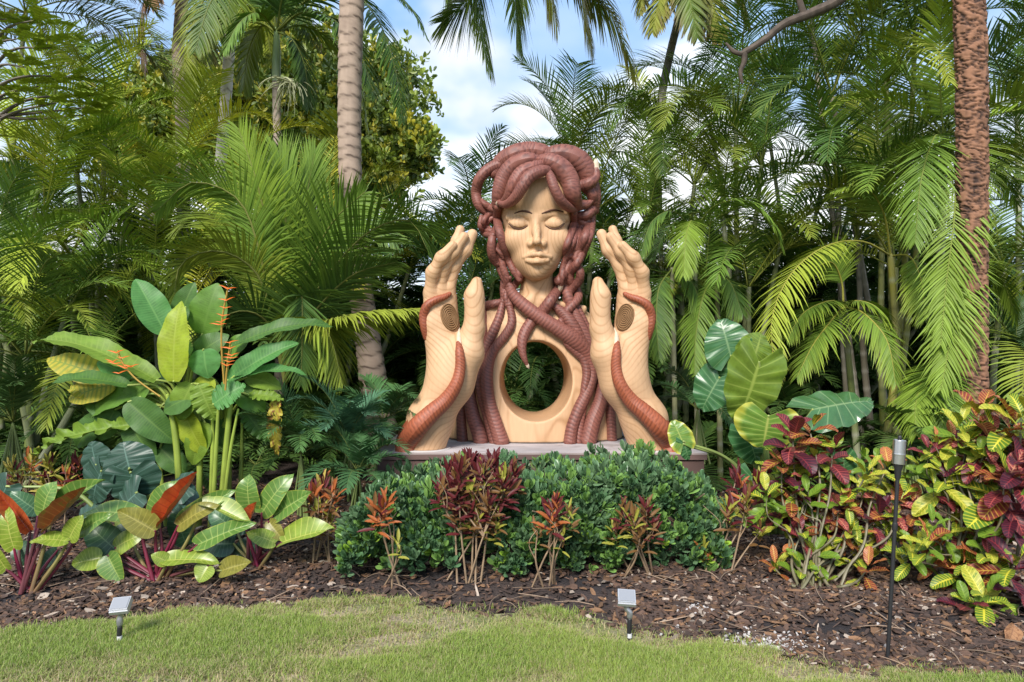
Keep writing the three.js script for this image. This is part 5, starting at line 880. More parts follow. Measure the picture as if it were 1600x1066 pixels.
stemmy('tall dark red croton with pale bare stems before the middle of the plinth', 726, 912, [[702, 742, [0], 30, 1.0, 0.15], [735, 728, [0], 34, 1.05, 0.2], [772, 730, [0], 34, 1.05, 0.2], [802, 745, [0, 0, 4], 28, 1.0, 0.15], [752, 742, [0], 30, 1.05, 0.1], [716, 758, [0, 4], 28, 1], [790, 762, [0, 4], 26, 1], [690, 768, [0, 4], 24, 0.9], [730, 800, [4, 0], 18, 0.9], [778, 800, [4, 0, 2], 18, 0.9], [720, 735, [0, 4], 24, 1.1], [756, 738, [0, 2, 4], 24, 1.0], [785, 756, [0, 2, 4], 22, 1], [738, 778, [4, 0, 2], 22, 1], [712, 780, [0, 4], 20, 1], [762, 790, [4, 0], 20, 0.9, -0.05], [745, 815, [4, 4, 2], 18, 0.9], [715, 810, [4, 0], 16, 0.9], [772, 822, [4, 2], 16, 0.9]], 1.5);
stemmy('thin croton with an orange red tuft in front of the left hedge shrub', 606, 918, [[592, 800, [0, 1, 4], 22, 1, -0.1], [600, 790, [1, 0], 16, 0.9, -0.1], [622, 850, [2], 8, 0.7, -0.1]]);
stemmy('thin croton with a red tuft in front of the middle hedge shrub', 850, 916, [[862, 802, [1, 0, 0], 26, 1, -0.12], [868, 792, [1], 14, 0.8, -0.12], [892, 806, [4, 2], 16, 0.8, -0.1], [840, 830, [4], 8, 0.7, -0.1], [880, 840, [4, 2], 10, 0.7, -0.1]]);
stemmy('bushy brown tipped croton in front of the right hedge shrub', 992, 906, [[974, 800, [0, 4], 18, 0.9, -0.1], [990, 815, [4, 2], 18, 0.9, -0.12], [1010, 800, [4, 0], 20, 0.9, -0.1], [962, 830, [2, 4], 14, 0.8, -0.1], [1022, 825, [0, 4], 14, 0.8, -0.1], [1000, 840, [4], 14, 0.8, -0.14]], 1.6);
stemmy('spreading bare stemmed croton beyond the right end of the hedge', 1122, 905, [[1140, 800, [0, 4, 2], 22, 1], [1165, 790, [0, 4, 2], 22, 1], [1180, 760, [0, 0, 2], 20, 1, 0.1], [1100, 860, [2, 1], 12, 0.8], [1188, 830, [2, 4], 12, 0.8], [1160, 770, [0, 1], 20, 1, 0.1], [1150, 750, [0], 20, 1, 0.2]], 1.3);
stemmy('brown and orange croton left of the hedge', 506, 885, [[490, 775, [0, 1, 4], 24, 1], [505, 762, [1, 3, 0], 22, 1, 0.1], [520, 772, [4, 1], 22, 1], [500, 800, [4, 2], 20, 0.9], [515, 815, [4, 2], 18, 0.9], [492, 820, [4], 14, 0.8]], 1.3);
stemmy('small leaved yellow and red croton at the left edge', 60, 830, [[20, 735, [2, 3, 0], 26, 1], [50, 722, [3, 2, 1], 28, 1], [80, 728, [2, 3, 0], 28, 1], [105, 745, [0, 1, 2], 24, 1], [35, 760, [0, 2, 4], 24, 1], [70, 755, [3, 0, 2], 26, 1], [95, 770, [0, 4], 22, 1], [10, 770, [0, 4], 22, 1], [120, 730, [0, 1], 18, 1]], 3);
// ---- philodendrons with red stalks
const phG = [0, 1, 2].map((i) => leafGeo({ nu: 22, nv: 5, th0: 1.95, th1: 0.55, w: 0.33 + 0.03 * i, prof: (u) => Math.pow(Math.sin(Math.PI * Math.pow(clamp(0.04 + u * 0.96), 0.64)), 0.95), curl: [0.5, 0.9, 0.25][i], fold: [0.22, 0.1, 0.4][i], veins: 11, amp: 0.012, wave: 0.03, waves: 1.7, seed: i + 1 }));
const phRoll = leafGeo({ nu: 20, nv: 5, th0: 1.7, th1: 0.5, w: 0.26, prof: (u) => Math.pow(Math.sin(Math.PI * Math.pow(clamp(0.05 + u * 0.95), 0.7)), 0.8), curl: -0.4, fold: 0.9, veins: 10, amp: 0.01, wave: 0.02, seed: 9 });
const phM = { g: [0.105, 0.205, 0.038, 0.30, 0.38, 0.10], b: [0.05, 0.13, 0.055, 0.16, 0.27, 0.13], y: [0.20, 0.28, 0.033, 0.42, 0.45, 0.1], o: [0.20, 0.19, 0.035, 0.34, 0.30, 0.07], r: [0.52, 0.115, 0.035, 0.36, 0.05, 0.03], w: [0.27, 0.10, 0.03, 0.4, 0.2, 0.06], d: [0.028, 0.075, 0.035, 0.09, 0.17, 0.09] };
for (const k in phM) { const c = phM[k]; phM[k] = texLeaf(leafTex(c.slice(0, 3), c.slice(3), { n: 11, vw: 0.09, mid: 0.03, seed: k.charCodeAt(0), edge: k === 'y' || k === 'g' ? [0.3, 0.34, 0.05] : undefined, edgeW: 0.06, blotch: k === 'w' ? [0.2, 0.16, 0.03] : undefined }), { roughness: 0.33, transmission: 0.16 }); }
function philo(label, bx, by, D, leaves) {
  const base = onBed(bx, by), t = thing('philodendron', label, 'plant', base, 'red stalked philodendrons in the left bed'), r = RNG(bx + 17);
  for (const [ax, ay, tx, ty, w, m, dz = 0, roll, face] of leaves) {
    const b = P(ax, ay, D - dz), tip = P(tx, ty, D - dz - 0.04), dir = tip.clone().sub(b), L = dir.length(), g = roll ? phRoll : phG[Math.floor(r() * 3)], W = w * (D - dz) / F;
    const st = base.clone().add(V((r() - 0.5) * 0.1, 0.0, (r() - 0.5) * 0.1)), mid = st.clone().lerp(b, 0.55).add(V((b.x - base.x) * 0.12, 0.02, 0));
    const red = mixc([0.22, 0.010, 0.045], [0.11, 0.035, 0.035], r());
    petiole(t, [tp(st, 0.013), tp(mid, 0.0105), tp(b, 0.007)], m === 'r' || r() < 0.65 ? [red, mulc(red, 0.8)] : [[0.18, 0.1, 0.05], [0.2, 0.22, 0.05]], { step: 0.03 });
    setLeaf(t, 'leaf', g, phM[m], b, dir, face ? V(...face) : V((r() - 0.5) * 0.5, 0.55, 0.85), L * 1.18, W / L / 0.80);
  }
}
philo('red stalked philodendron at the left edge with two upright rust leaves', 48, 928, 4.4, [
  [47, 830, -4, 766, 34, 'r', 0, 1], [66, 806, 73, 760, 46, 'g'], [72, 828, 136, 770, 34, 'w', 0.02, 1], [86, 792, 148, 755, 26, 'g', -0.05], [106, 846, 52, 838, 28, 'y', 0.08, 0, [0, 0.9, 0.5]], [108, 842, 122, 812, 34, 'y', 0.06], [22, 858, 4, 804, 36, 'y', 0.1], [10, 890, -14, 856, 30, 'y', 0.12], [124, 832, 162, 806, 30, 'g', 0], [60, 800, 20, 772, 30, 'b', -0.15], [30, 850, 40, 880, 30, 'd', -0.1], [90, 860, 60, 890, 26, 'd', -0.1]]);
philo('red stalked philodendron in the middle of the left bed with one rust leaf', 246, 910, 4.6, [
  [218, 806, 131, 792, 40, 'g', 0.05, 0, [-0.1, 0.9, 0.5]], [242, 830, 192, 802, 36, 'o', 0.1], [250, 820, 309, 749, 34, 'r', 0.04, 1], [240, 806, 263, 759, 40, 'g', -0.05], [284, 818, 350, 771, 36, 'g', 0], [278, 822, 325, 788, 32, 'o', 0.08], [316, 788, 382, 812, 30, 'y', 0.05, 0, [0.1, 0.9, 0.4]], [308, 852, 382, 818, 34, 'g', 0.1], [184, 862, 138, 822, 46, 'b', 0], [180, 856, 212, 836, 34, 'y', 0.06], [158, 872, 118, 880, 32, 'y', 0.1], [168, 868, 186, 905, 34, 'g', 0.1], [262, 878, 240, 868, 24, 'y', 0.12], [258, 876, 330, 872, 34, 'y', 0.12, 0, [0, 0.9, 0.5]], [326, 884, 312, 906, 30, 'y', 0.16], [346, 892, 384, 880, 28, 'o', 0.14], [290, 850, 272, 800, 40, 'd', -0.2], [200, 900, 150, 910, 50, 'd', -0.1], [205, 830, 170, 850, 40, 'd', -0.15]]);
philo('red stalked philodendron nearest the hedge with a broad lime leaf', 396, 892, 4.8, [
  [391, 798, 382, 751, 42, 'g', -0.02], [409, 802, 443, 748, 38, 'g', 0], [384, 826, 403, 790, 34, 'r', 0.04, 1], [428, 806, 476, 774, 34, 'g', 0], [440, 848, 508, 826, 44, 'y', 0.1, 0, [0.15, 0.9, 0.5]], [430, 848, 390, 832, 26, 'y', 0.1], [420, 815, 440, 842, 24, 'o', 0.05], [370, 830, 330, 800, 34, 'b', -0.1], [365, 850, 320, 850, 40, 'd', -0.12], [400, 850, 360, 880, 40, 'd', -0.1]]);
// ---- elephant ears
const eaG = [0, 1].map((i) => leafGeo({ nu: 28, nv: 7, th0: 2.45, th1: 0.5, w: 0.52, prof: (u) => Math.pow(Math.sin(Math.PI * Math.pow(clamp(0.10 + u * 0.90), 0.56)), 0.85), curl: 0.5 - 0.2 * i, fold: 0.12 - 0.2 * i, bend: 0.1, veins: 9, amp: 0.014, wave: 0.035, waves: 4.3, seed: i + 21 }));
const eaM = { d: texLeaf(leafTex([0.026, 0.066, 0.042], [0.09, 0.17, 0.13], { n: 7, vw: 0.05, mid: 0.02, seed: 3 }), { roughness: 0.4, transmission: 0.08 }), t: texLeaf(leafTex([0.05, 0.15, 0.05], [0.18, 0.3, 0.13], { n: 9, vw: 0.07, mid: 0.03, seed: 4 }), { roughness: 0.3 }), l: texLeaf(leafTex([0.16, 0.25, 0.03], [0.33, 0.42, 0.08], { n: 9, vw: 0.07, mid: 0.035, seed: 5 }), { roughness: 0.32, transmission: 0.3 }), v: texLeaf(leafTex([0.13, 0.24, 0.035], [0.36, 0.42, 0.1], { n: 9, vw: 0.07, mid: 0.03, seed: 6, edge: [0.46, 0.45, 0.06], edgeW: 0.3 }), { roughness: 0.32 }), p: texLeaf(leafTex([0.06, 0.15, 0.05], [0.2, 0.3, 0.13], { n: 8, vw: 0.06, mid: 0.03, seed: 8 }), { roughness: 0.17, specularIntensity: 1 }) };
function ears(label, base, D, leaves) {
  const t = thing('elephant_ear', label, 'plant', base, 'elephant ear plants with broad leaves'), r = RNG(Math.round(base.x * 1000) + 99);
  leaves.forEach(([ax, ay, tx, ty, w, m, dz = 0, face = [0, 0.35, 0.95]], i) => {
    const b = P(ax, ay, D - dz), tip = P(tx, ty, D - dz + 0.02), dir = tip.clone().sub(b), L = dir.length(), W = w * (D - dz) / F, st = base.clone().add(V((r() - 0.5) * 0.12, 0, (r() - 0.5) * 0.12)), mid = st.clone().lerp(b, 0.6).add(V((b.x - base.x) * -0.15, 0.12, -0.05));
    petiole(t, [tp(st, 0.022), tp(mid, 0.015), tp(b, 0.009)], [[0.14, 0.2, 0.05], [0.24, 0.3, 0.08]], { step: 0.05, sides: 9 });
    setLeaf(t, 'leaf', eaG[i % 2], eaM[m], b, dir, V(...face), L, W / L / 0.86);
  });
}
ears('elephant ear with bright ruffled leaves right of the plinth', onBed(1205, 842), 5.3, [
  [1142, 556, 1126, 497, 66, 't', 0, [-0.2, 0.1, 0.95]], [1142, 556, 1152, 618, 60, 't', -0.02, [-0.3, 0.3, 0.9]], [1186, 566, 1158, 664, 88, 'l', 0.06, [0.25, 0.2, 0.95]], [1178, 560, 1192, 520, 60, 'l', 0.04, [0.3, 0.1, 0.95]], [1201, 650, 1192, 704, 90, 'v', 0.22, [-0.15, 0.35, 0.92]], [1270, 640, 1368, 620, 70, 'p', 0.12, [-0.05, 0.75, 0.66]], [1124, 590, 1094, 642, 58, 't', -0.05, [-0.4, 0.25, 0.9]], [1166, 672, 1186, 726, 54, 't', -0.05, [0.2, 0.2, 0.95]], [1068, 694, 1052, 656, 36, 'v', 0.3, [0, 0.3, 0.95]], [1068, 690, 1078, 720, 24, 't', 0.3, [0.2, 0.3, 0.95]], [1318, 716, 1322, 762, 44, 't', 0.35, [0.2, 0.35, 0.9]], [1176, 742, 1166, 788, 46, 't', 0.32, [-0.1, 0.3, 0.95]]]);
ears('dark blue green elephant ear beneath the heliconia', onBed(190, 862), 5.1, [
  [158, 736, 138, 788, 56, 'd', 0, [-0.2, 0.3, 0.93]], [150, 726, 140, 690, 50, 'd', -0.02, [-0.2, 0.1, 0.95]], [204, 738, 214, 786, 78, 'd', 0.02, [0.1, 0.3, 0.95]], [202, 732, 190, 690, 70, 'd', 0, [0.1, 0.1, 0.97]], [214, 770, 180, 800, 60, 'd', 0.1, [0, 0.6, 0.8]], [290, 758, 250, 776, 50, 'd', 0.02, [0.1, 0.7, 0.7]], [270, 770, 310, 790, 50, 'd', 0.05, [0, 0.8, 0.6]], [10, 760, -10, 800, 50, 'd', 0, [0, 0.4, 0.9]], [150, 800, 110, 820, 56, 'd', -0.02, [0, 0.7, 0.7]], [350, 800, 390, 830, 50, 'd', -0.1, [0, 0.7, 0.7]]]);
// ---- heliconia clump
{
  const D = 5.7, base = V(P(300, 0, D).x, bedH(P(300, 0, D).x, -D) - 0.01, -D), t = thing('heliconia', 'tall heliconia clump with paddle leaves and orange flower bracts', 'plant', base), r = RNG(808);
  const hp = (u) => Math.pow(Math.sin(Math.PI * Math.pow(clamp(0.03 + u * 0.97), 0.78)), 0.62) * (1 - 0.35 * Math.pow(u, 5));
  const torn = (seed, k) => (u) => { const f = (u * k + 0.3 * noise(u * 9, seed, 1)) % 1; return f < 0.14 ? 0.35 + 4 * f : 1; };
  const hg = [0, 1, 2].map((i) => leafGeo({ nu: 30, nv: 5, th0: 1.62, th1: 0.9, w: 0.17, prof: hp, curl: [0.5, 0.9, 0.6][i], fold: [0.35, 0.2, 0.1][i], veins: 16, amp: 0.004, wave: 0.012, waves: 3.2, seed: i + 41 }));
  hg.push(leafGeo({ nu: 60, nv: 4, th0: 1.5, th1: 0.9, w: 0.17, prof: hp, curl: 0.7, fold: 0.3, veins: 16, amp: 0.006, wave: 0.03, waves: 6, seed: 47, cut: torn(3, 8) }));
  const hm = (a, b, o = {}) => texLeaf(leafTex(a, b, { n: 26, vw: 0.12, mid: 0.035, ...o }), { roughness: 0.46, specularIntensity: 0.4, transmission: o.tr ?? 0.26 });
  const HM = { g: hm([0.11, 0.23, 0.03], [0.13, 0.25, 0.04]), l: hm([0.34, 0.43, 0.03], [0.40, 0.48, 0.06], { tr: 0.4 }), t: hm([0.085, 0.24, 0.06], [0.15, 0.33, 0.09]), d: hm([0.065, 0.15, 0.03], [0.11, 0.21, 0.04]), y: hm([0.46, 0.40, 0.045], [0.2, 0.27, 0.04], { vw: 0.3, n: 12 }), x: hm([0.48, 0.40, 0.05], [0.35, 0.32, 0.05], { blotch: [0.25, 0.11, 0.04], blotchAt: 0.05 }), m: hm([0.16, 0.26, 0.03], [0.22, 0.32, 0.05]) };
  const heart = P(290, 615, D), heartB = P(352, 620, D);
  const LV = [
    [258, 520, 210, 430, 52, 't', 0.1, 0, [0.5, 0.1, 0.85]], [271, 596, 270, 466, 56, 'l', 0.25, 2, [-0.1, 0.05, 1]], [316, 522, 336, 440, 62, 'g', 0.0, 2, [0.15, 0.15, 0.95]], [245, 594, 38, 483, 46, 'm', 0.15, 1, [0.25, 0.8, 0.55]], [200, 602, 55, 574, 34, 'd', 0.22, 1, [0, 0.85, 0.5]], [172, 592, 62, 552, 50, 'y', 0.0, 2, [0.1, 0.5, 0.85]], [362, 540, 512, 478, 32, 'd', 0.1, 1, [-0.35, 0.6, 0.7]], [356, 594, 458, 526, 40, 't', 0.12, 0, [-0.3, 0.45, 0.85]], [366, 588, 477, 562, 22, 't', 0.14, 1, [-0.1, 0.8, 0.6]], [318, 546, 322, 592, 56, 't', 0.2, 2, [-0.1, 0.3, 0.95]], [200, 628, 272, 692, 52, 'd', 0.18, 0, [-0.1, 0.45, 0.9]], [208, 664, 22, 690, 30, 'm', 0.15, 3, [0.05, 0.7, 0.7]], [284, 636, 316, 716, 46, 'l', 0.12, 0, [-0.3, 0.2, 0.93]], [333, 632, 378, 598, 46, 't', 0.24, 3, [0, 0.4, 0.9]], [432, 622, 427, 718, 26, 'x', 0.1, 3, [0, 0.1, 1]], [388, 617, 442, 618, 26, 'm', 0.12, 3, [0, 0.7, 0.7]], [206, 590, 150, 560, 40, 't', 0.05, 0, [0.2, 0.6, 0.75]], [250, 590, 300, 560, 50, 'd', 0.02, 0, [-0.2, 0.6, 0.75]], [300, 620, 250, 640, 50, 'd', 0.2, 0, [0.1, 0.6, 0.75]], [170, 615, 100, 600, 44, 'y', 0.02, 3, [0.1, 0.6, 0.8]], [330, 650, 350, 700, 40, 'd', 0.0, 0, [0, 0.3, 0.95]], [180, 640, 150, 690, 44, 'd', 0.05, 0, [0.2, 0.3, 0.9]], [300, 560, 352, 520, 46, 'd', 0.05, 2, [-0.2, 0.2, 0.95]], [380, 640, 420, 690, 34, 'd', 0.0, 3, [0.1, 0.4, 0.9]], [240, 650, 190, 610, 44, 'm', 0.1, 3, [0.1, 0.5, 0.85]], [310, 600, 335, 660, 44, 'm', 0.22, 3, [0.1, 0.35, 0.93]], [290, 480, 262, 530, 30, 'd', 0.05, 0, [0.2, 0.3, 0.9]], [140, 620, 200, 655, 46, 'd', 0.0, 0, [0, 0.5, 0.8]], [250, 700, 290, 740, 40, 'd', 0.05, 0, [0, 0.5, 0.8]],
    [300, 600, 268, 660, 50, 'm', 0.2, 1, [0.1, 0.5, 0.85]], [230, 600, 178, 640, 48, 'g', 0.12, 1, [0.2, 0.6, 0.75]], [330, 590, 300, 640, 44, 'l', 0.15, 0, [-0.1, 0.4, 0.9]], [220, 610, 120, 640, 44, 'g', 0.1, 1, [0.1, 0.7, 0.7]], [180, 600, 95, 620, 50, 'y', 0.06, 2, [0.1, 0.5, 0.85]], [300, 540, 250, 570, 44, 'g', 0.1, 1, [0.2, 0.7, 0.7]], [370, 610, 415, 640, 40, 'g', 0.08, 1, [-0.1, 0.5, 0.85]], [385, 590, 440, 600, 34, 'm', 0.06, 1, [-0.1, 0.6, 0.75]], [320, 660, 296, 730, 42, 'm', 0.1, 0, [0.1, 0.3, 0.95]], [200, 660, 240, 720, 44, 'd', 0.1, 0, [-0.1, 0.4, 0.9]], [350, 560, 390, 520, 40, 'g', 0.0, 0, [-0.3, 0.4, 0.85]], [280, 500, 300, 440, 40, 'd', -0.05, 0, [0.1, 0.3, 0.95]], [160, 650, 110, 700, 44, 'd', 0.0, 0, [0.1, 0.4, 0.9]],
  ];
  for (const [ax, ay, tx, ty, w, m, dz, gi, face] of LV) {
    const b = P(ax, ay, D - dz), tip = P(tx, ty, D - dz - 0.03), dir = tip.clone().sub(b), L = dir.length(), h = ax > 325 ? heartB : heart;
    petiole(t, [tp(h.clone().add(V((r() - 0.5) * 0.08, -0.25, (r() - 0.5) * 0.1)), 0.013), tp(h.clone().lerp(b, 0.5).add(V(0, 0.03, 0.02)), 0.011), tp(b, 0.008)], [[0.26, 0.34, 0.05], [0.3, 0.38, 0.08]], { step: 0.04 });
    setLeaf(t, 'leaf', hg[gi], HM[m], b, dir, V(...face), L, w * (D - dz) / F / L / 0.35);
  }
  for (const [x0, y0, x1, y1, w, dz] of [[284, 770, 262, 618, 6.5, 0.15], [310, 770, 310, 640, 6, 0.05], [342, 780, 362, 610, 6.5, 0.15], [328, 780, 332, 650, 5, 0.1], [356, 780, 356, 640, 5, 0.05], [344, 770, 372, 640, 3.5, 0.2], [260, 760, 230, 680, 4, 0.0], [372, 780, 378, 660, 4, -0.05], [330, 765, 342, 620, 4, 0.2]]) { const a = P(x0, y0, D - dz); a.y = 0; petiole(t, [tp(a, R(w * 0.8, D)), tp(P((x0 + x1) / 2 + 2, (y0 + y1) / 2, D - dz), R(w * 0.72, D)), tp(P(x1, y1, D - dz), R(w * 0.5, D))], [[0.22, 0.27, 0.045], [0.28, 0.38, 0.05]], { name: 'cane', sides: 10 }); }
  // hanging flower spikes: orange bracts like small beaks
  const om = new THREE.MeshPhysicalMaterial({ color: new THREE.Color(0.72, 0.17, 0.02), roughness: 0.4, side: THREE.DoubleSide, transmission: 0.15, thickness: 0 }), bg = leafGeo({ nu: 8, nv: 2, th0: 1.2, th1: 0.4, w: 0.11, curl: 0.5, fold: 1.1, veins: 0, amp: 0, wave: 0, prof: (u) => Math.pow(1 - u, 0.7) * (0.6 + 0.4 * Math.sin(u * 3)) });
  for (const [pts, bs] of [[[[350, 600], [346, 540], [347, 500], [356, 450]], [[356, 452], [354, 470], [352, 482], [348, 494], [345, 504], [342, 508]]], [[[352, 610], [354, 580], [357, 555], [360, 535]], [[358, 536], [360, 545], [362, 556], [358, 566], [354, 572], [362, 560]]], [[[250, 620], [210, 590], [190, 565], [184, 548]], [[182, 552], [192, 560], [180, 569], [196, 576], [186, 584], [205, 574], [176, 566]]]]) {
    const ax = part(t, 'flower_stalk', tube(pts.map(([x, y]) => tp(P(x, y, D - 0.3), 0.007)), { sides: 6, col: () => [0.4, 0.25, 0.04], capA: false }), M.stem);
    bs.forEach(([x, y], i) => { for (const s of [-1, 1]) { const b = P(x, y, D - 0.32); setLeaf(t, 'bract', bg, om, b, V(s * (0.8 + 0.2 * r()), 0.15 + 0.35 * r(), 0.1), V(0, 0.6, 0.8), 0.05 + 0.04 * r(), 1.1); } });
  }
}
// ---- reed palm and ferny tufts
function tuft(name, label, cat, px, py, d, n, len, col, seed, leaf = {}) { const base = P(px, py, d); const b0 = base.clone(); b0.y = Math.max(0, base.y - 0.5); const t = thing(name, label, cat, b0), r = RNG(seed); for (let i = 0; i < n; i++) { const az = i * 2.4 + r(), el = 0.35 + 1.0 * r(); petiole(t, [tp(b0.clone().add(V((r() - 0.5) * 0.2, 0, (r() - 0.5) * 0.2)), 0.01), tp(base, 0.007)], [0.15, 0.2, 0.06], { step: 0.1 }); frond(t, rachis(base, V(Math.cos(el) * Math.cos(az), Math.sin(el), Math.cos(el) * Math.sin(az) + 0.25), len * (0.7 + 0.5 * r()), 1.3 + 0.8 * r(), 10), { L: len * 0.34, n: 26, w: 0.016, color: mulc(col, 0.8 + 0.4 * r()), tipc: mulc(col, 1.5), droop: 0.5, lift: 0.3, rr: 0.006, from: 0.2, ...leaf }); } }
tuft('reed_palm', 'blue green reed palm left of the left forearm', 'palm', 545, 690, 5.9, 16, 0.62, GREEN.blue, 31);
tuft('reed_palm', 'feathery reed palm against the foot of the tall pale trunk', 'palm', 600, 660, 6.4, 14, 0.6, [0.07, 0.16, 0.05], 32);
tuft('reed_palm', 'reed palm between the heliconia and the hedge', 'palm', 470, 710, 5.8, 13, 0.6, [0.07, 0.15, 0.04], 33);
tuft('reed_palm', 'low reed palm behind the left end of the hedge', 'palm', 560, 740, 5.5, 13, 0.5, [0.06, 0.14, 0.05], 34);
tuft('reed_palm', 'low dark reed palm under the right forearm', 'palm', 1090, 640, 6.6, 12, 0.6, [0.045, 0.1, 0.03], 35);
tuft('reed_palm', 'small reed palm beside the elephant ears and torch', 'palm', 1420, 690, 6.2, 12, 0.55, [0.08, 0.14, 0.03], 36);
tuft('reed_palm', 'reed palm at the far left above the philodendron', 'palm', 20, 660, 6.0, 14, 0.7, [0.06, 0.12, 0.03], 37);
tuft('reed_palm', 'dark reed palm in the shade right of the shaggy trunk', 'palm', 1585, 570, 6.8, 14, 0.6, [0.05, 0.1, 0.03], 38);
// ================================================================ what nobody could count: grass, bark chips, litter
{
  const r = RNG(4242), q = new THREE.Matrix4(), e = new THREE.Euler(), qq = new THREE.Quaternion(), c3 = new THREE.Color(), S = V(1, 1, 1), tmp = V(0, 0, 0);
  const blade = (bend, w) => { const pos = [], idx = [], rows = [[0, 0], [0.45, 0.12], [0.8, 0.45], [1, 1]]; rows.forEach(([h, b], i) => { const k = w * (1 - 0.9 * h); if (i < 3) pos.push(-k, h, bend * b, k, h, bend * b); else pos.push(0, h * 0.97, bend * b); }); idx.push(0, 1, 2, 1, 3, 2, 2, 3, 4, 3, 5, 4, 4, 5, 6); return geo(pos, idx); };
  const bl = [blade(0.35, 0.06), blade(0.7, 0.05), blade(1.1, 0.045)], N = 120000, gm = new THREE.MeshPhysicalMaterial({ side: THREE.DoubleSide, roughness: 0.6, transmission: 0.3, thickness: 0 });
  bl.forEach((b, bi) => {
    const m = shade(new THREE.InstancedMesh(b, gm, N)); let n = 0, tries = 0;
    while (n < N && tries < N * 4) {
      tries++;
      const z = -2.55 - Math.pow(r(), 0.9) * 2.3, x = (r() * 2 - 1) * (0.76 * -z + 0.5), ez = edgeZ(x), into = z - ez;
      if (into < -0.10) continue;
      const ragged = 0.14 * fbm(x * 3, 4, z * 3, 4); if (into + ragged < 0 && r() > 0.05) continue;
      const b = bare(x, z) + 0.30 * (1 - sstep(0, 0.45, into)) * (0.5 + fbm(x * 2, 7, z * 2, 3)), dens = 1 - 0.92 * sstep(0.04, 0.28, b); if (r() > dens) continue;
      const dry = r() < 0.12 + 0.45 * sstep(-0.12, 0.2, b), h = (0.026 + 0.026 * r()) * (1 - 0.45 * sstep(-0.1, 0.2, b));
      e.set((r() - 0.5) * 0.7, r() * 6.283, (r() - 0.5) * 0.7); q.compose(tmp.set(x, 0, z), qq.setFromEuler(e), S.set(0.05, h, 0.05 * (0.4 + 0.5 * r()))); m.setMatrixAt(n, q);
      const g = dry ? mixc([0.5, 0.40, 0.23], [0.38, 0.34, 0.15], r()) : mixc([0.22, 0.33, 0.045], [0.40, 0.48, 0.085], clamp(r() * 0.8 + 0.7 * fbm(x * 1.1, 9, z * 1.1, 3))); m.setColorAt(n++, c3.setRGB(...mulc(g, 0.8 + 0.35 * r())));
    }
    m.count = n; m.name = numbered('grass'); tag(m, 'short green lawn grass with dry brown patches', 'grass', 'lawn grass', 'stuff'); scene.add(m);
  });
  // bark chips: split slivers and lumps
  const chip = (sx, sz, th, seed) => { const rr = RNG(seed), n = 7, pos = [], idx = []; for (const y of [0, 1]) for (let i = 0; i < n; i++) { const a = i / n * 6.283, k = 0.7 + 0.5 * rr(); pos.push(Math.cos(a) * sx * k * (y ? 0.85 : 1), y * th * (0.7 + 0.6 * rr()), Math.sin(a) * sz * k * (y ? 0.85 : 1)); } for (let i = 0; i < n; i++) { const j = (i + 1) % n; idx.push(i, i + n, j, j, i + n, j + n); } for (let i = 1; i < n - 1; i++) idx.push(n, n + i + 1, n + i); const g = geo(pos, idx).toNonIndexed(); g.computeVertexNormals(); return g; };
  const cg = [chip(0.022, 0.011, 0.006, 1), chip(0.034, 0.012, 0.007, 2), chip(0.016, 0.013, 0.009, 3), chip(0.045, 0.006, 0.005, 4), chip(0.026, 0.02, 0.007, 5)], cm = new THREE.MeshStandardMaterial({ roughness: 0.9 });
  cg.forEach((g, gi) => {
    const N2 = 9000, m = shade(new THREE.InstancedMesh(g, cm, N2)); let n = 0, t = 0;
    while (n < N2 && t < N2 * 6) {
      t++; const z = -3.1 - Math.pow(r(), 1.4) * 4.4, x = (r() * 2 - 1) * (0.76 * -z + 0.4), into = edgeZ(x) - z; if (into < -0.02 - 0.12 * r() * r()) continue;
      const soil = sstep(0.0, 0.25, fbm(x * 1.3 + 8, 1, z * 2, 4)) ; if (r() < soil * 0.72) continue;
      const px = 800 + x / -z * F; if (px > 480 && px < 960 && into < 0.55 && r() < 0.75) continue;
      const s = 0.45 + 1.0 * r() * r() + 0.35 * r();
      e.set((r() - 0.5) * 0.9, r() * 6.283, (r() - 0.5) * 0.9); q.compose(tmp.set(x, bedH(x, z) - 0.004 + 0.008 * r(), z), qq.setFromEuler(e), S.set(s, s, s)); m.setMatrixAt(n, q);
      const k = r(), g2 = k < 0.05 ? [0.42, 0.34, 0.27] : k < 0.2 ? [0.21, 0.115, 0.06] : k < 0.55 ? [0.118, 0.068, 0.046] : [0.068, 0.043, 0.033]; m.setColorAt(n++, c3.setRGB(...mulc(g2, 0.45 + 0.7 * r())));
    }
    m.count = n; m.name = numbered('bark_chips'); tag(m, 'dark reddish bark chips covering the planting bed', 'mulch', 'bark chips of the bed', 'stuff'); scene.add(m);
  });
  // pale stone chips where the bed thins out, and dry leaves
  const pg = chip(0.012, 0.010, 0.008, 8), pm = shade(new THREE.InstancedMesh(pg, cm, 560)); let n = 0;
  while (n < 560) { const k = r(), [cx, cy, sx, sy] = k < 0.45 ? [1200, 1006, 60, 13] : k < 0.62 ? [15, 996, 22, 6] : k < 0.7 ? [1090, 955, 25, 6] : [1350, 1010, 330, 55]; const a = r() * 6.283, d = Math.sqrt(-2 * Math.log(r() + 1e-6)) * 0.6, px = cx + Math.cos(a) * d * sx, py = cy + Math.sin(a) * d * sy; if (k >= 0.7 && r() < 0.8) continue; if (py < 900) continue; const p = G(px, py); if (edgeZ(p.x) - p.z < -0.05) continue; const s = 0.35 + 0.9 * r() * r(); e.set(r(), r() * 6, r()); q.compose(tmp.set(p.x, bedH(p.x, p.z) + 0.004, p.z), qq.setFromEuler(e), S.set(s, s, s)); pm.setMatrixAt(n, q); pm.setColorAt(n++, c3.setRGB(...mulc([0.5, 0.47, 0.45], 0.5 + 0.7 * r()))); }
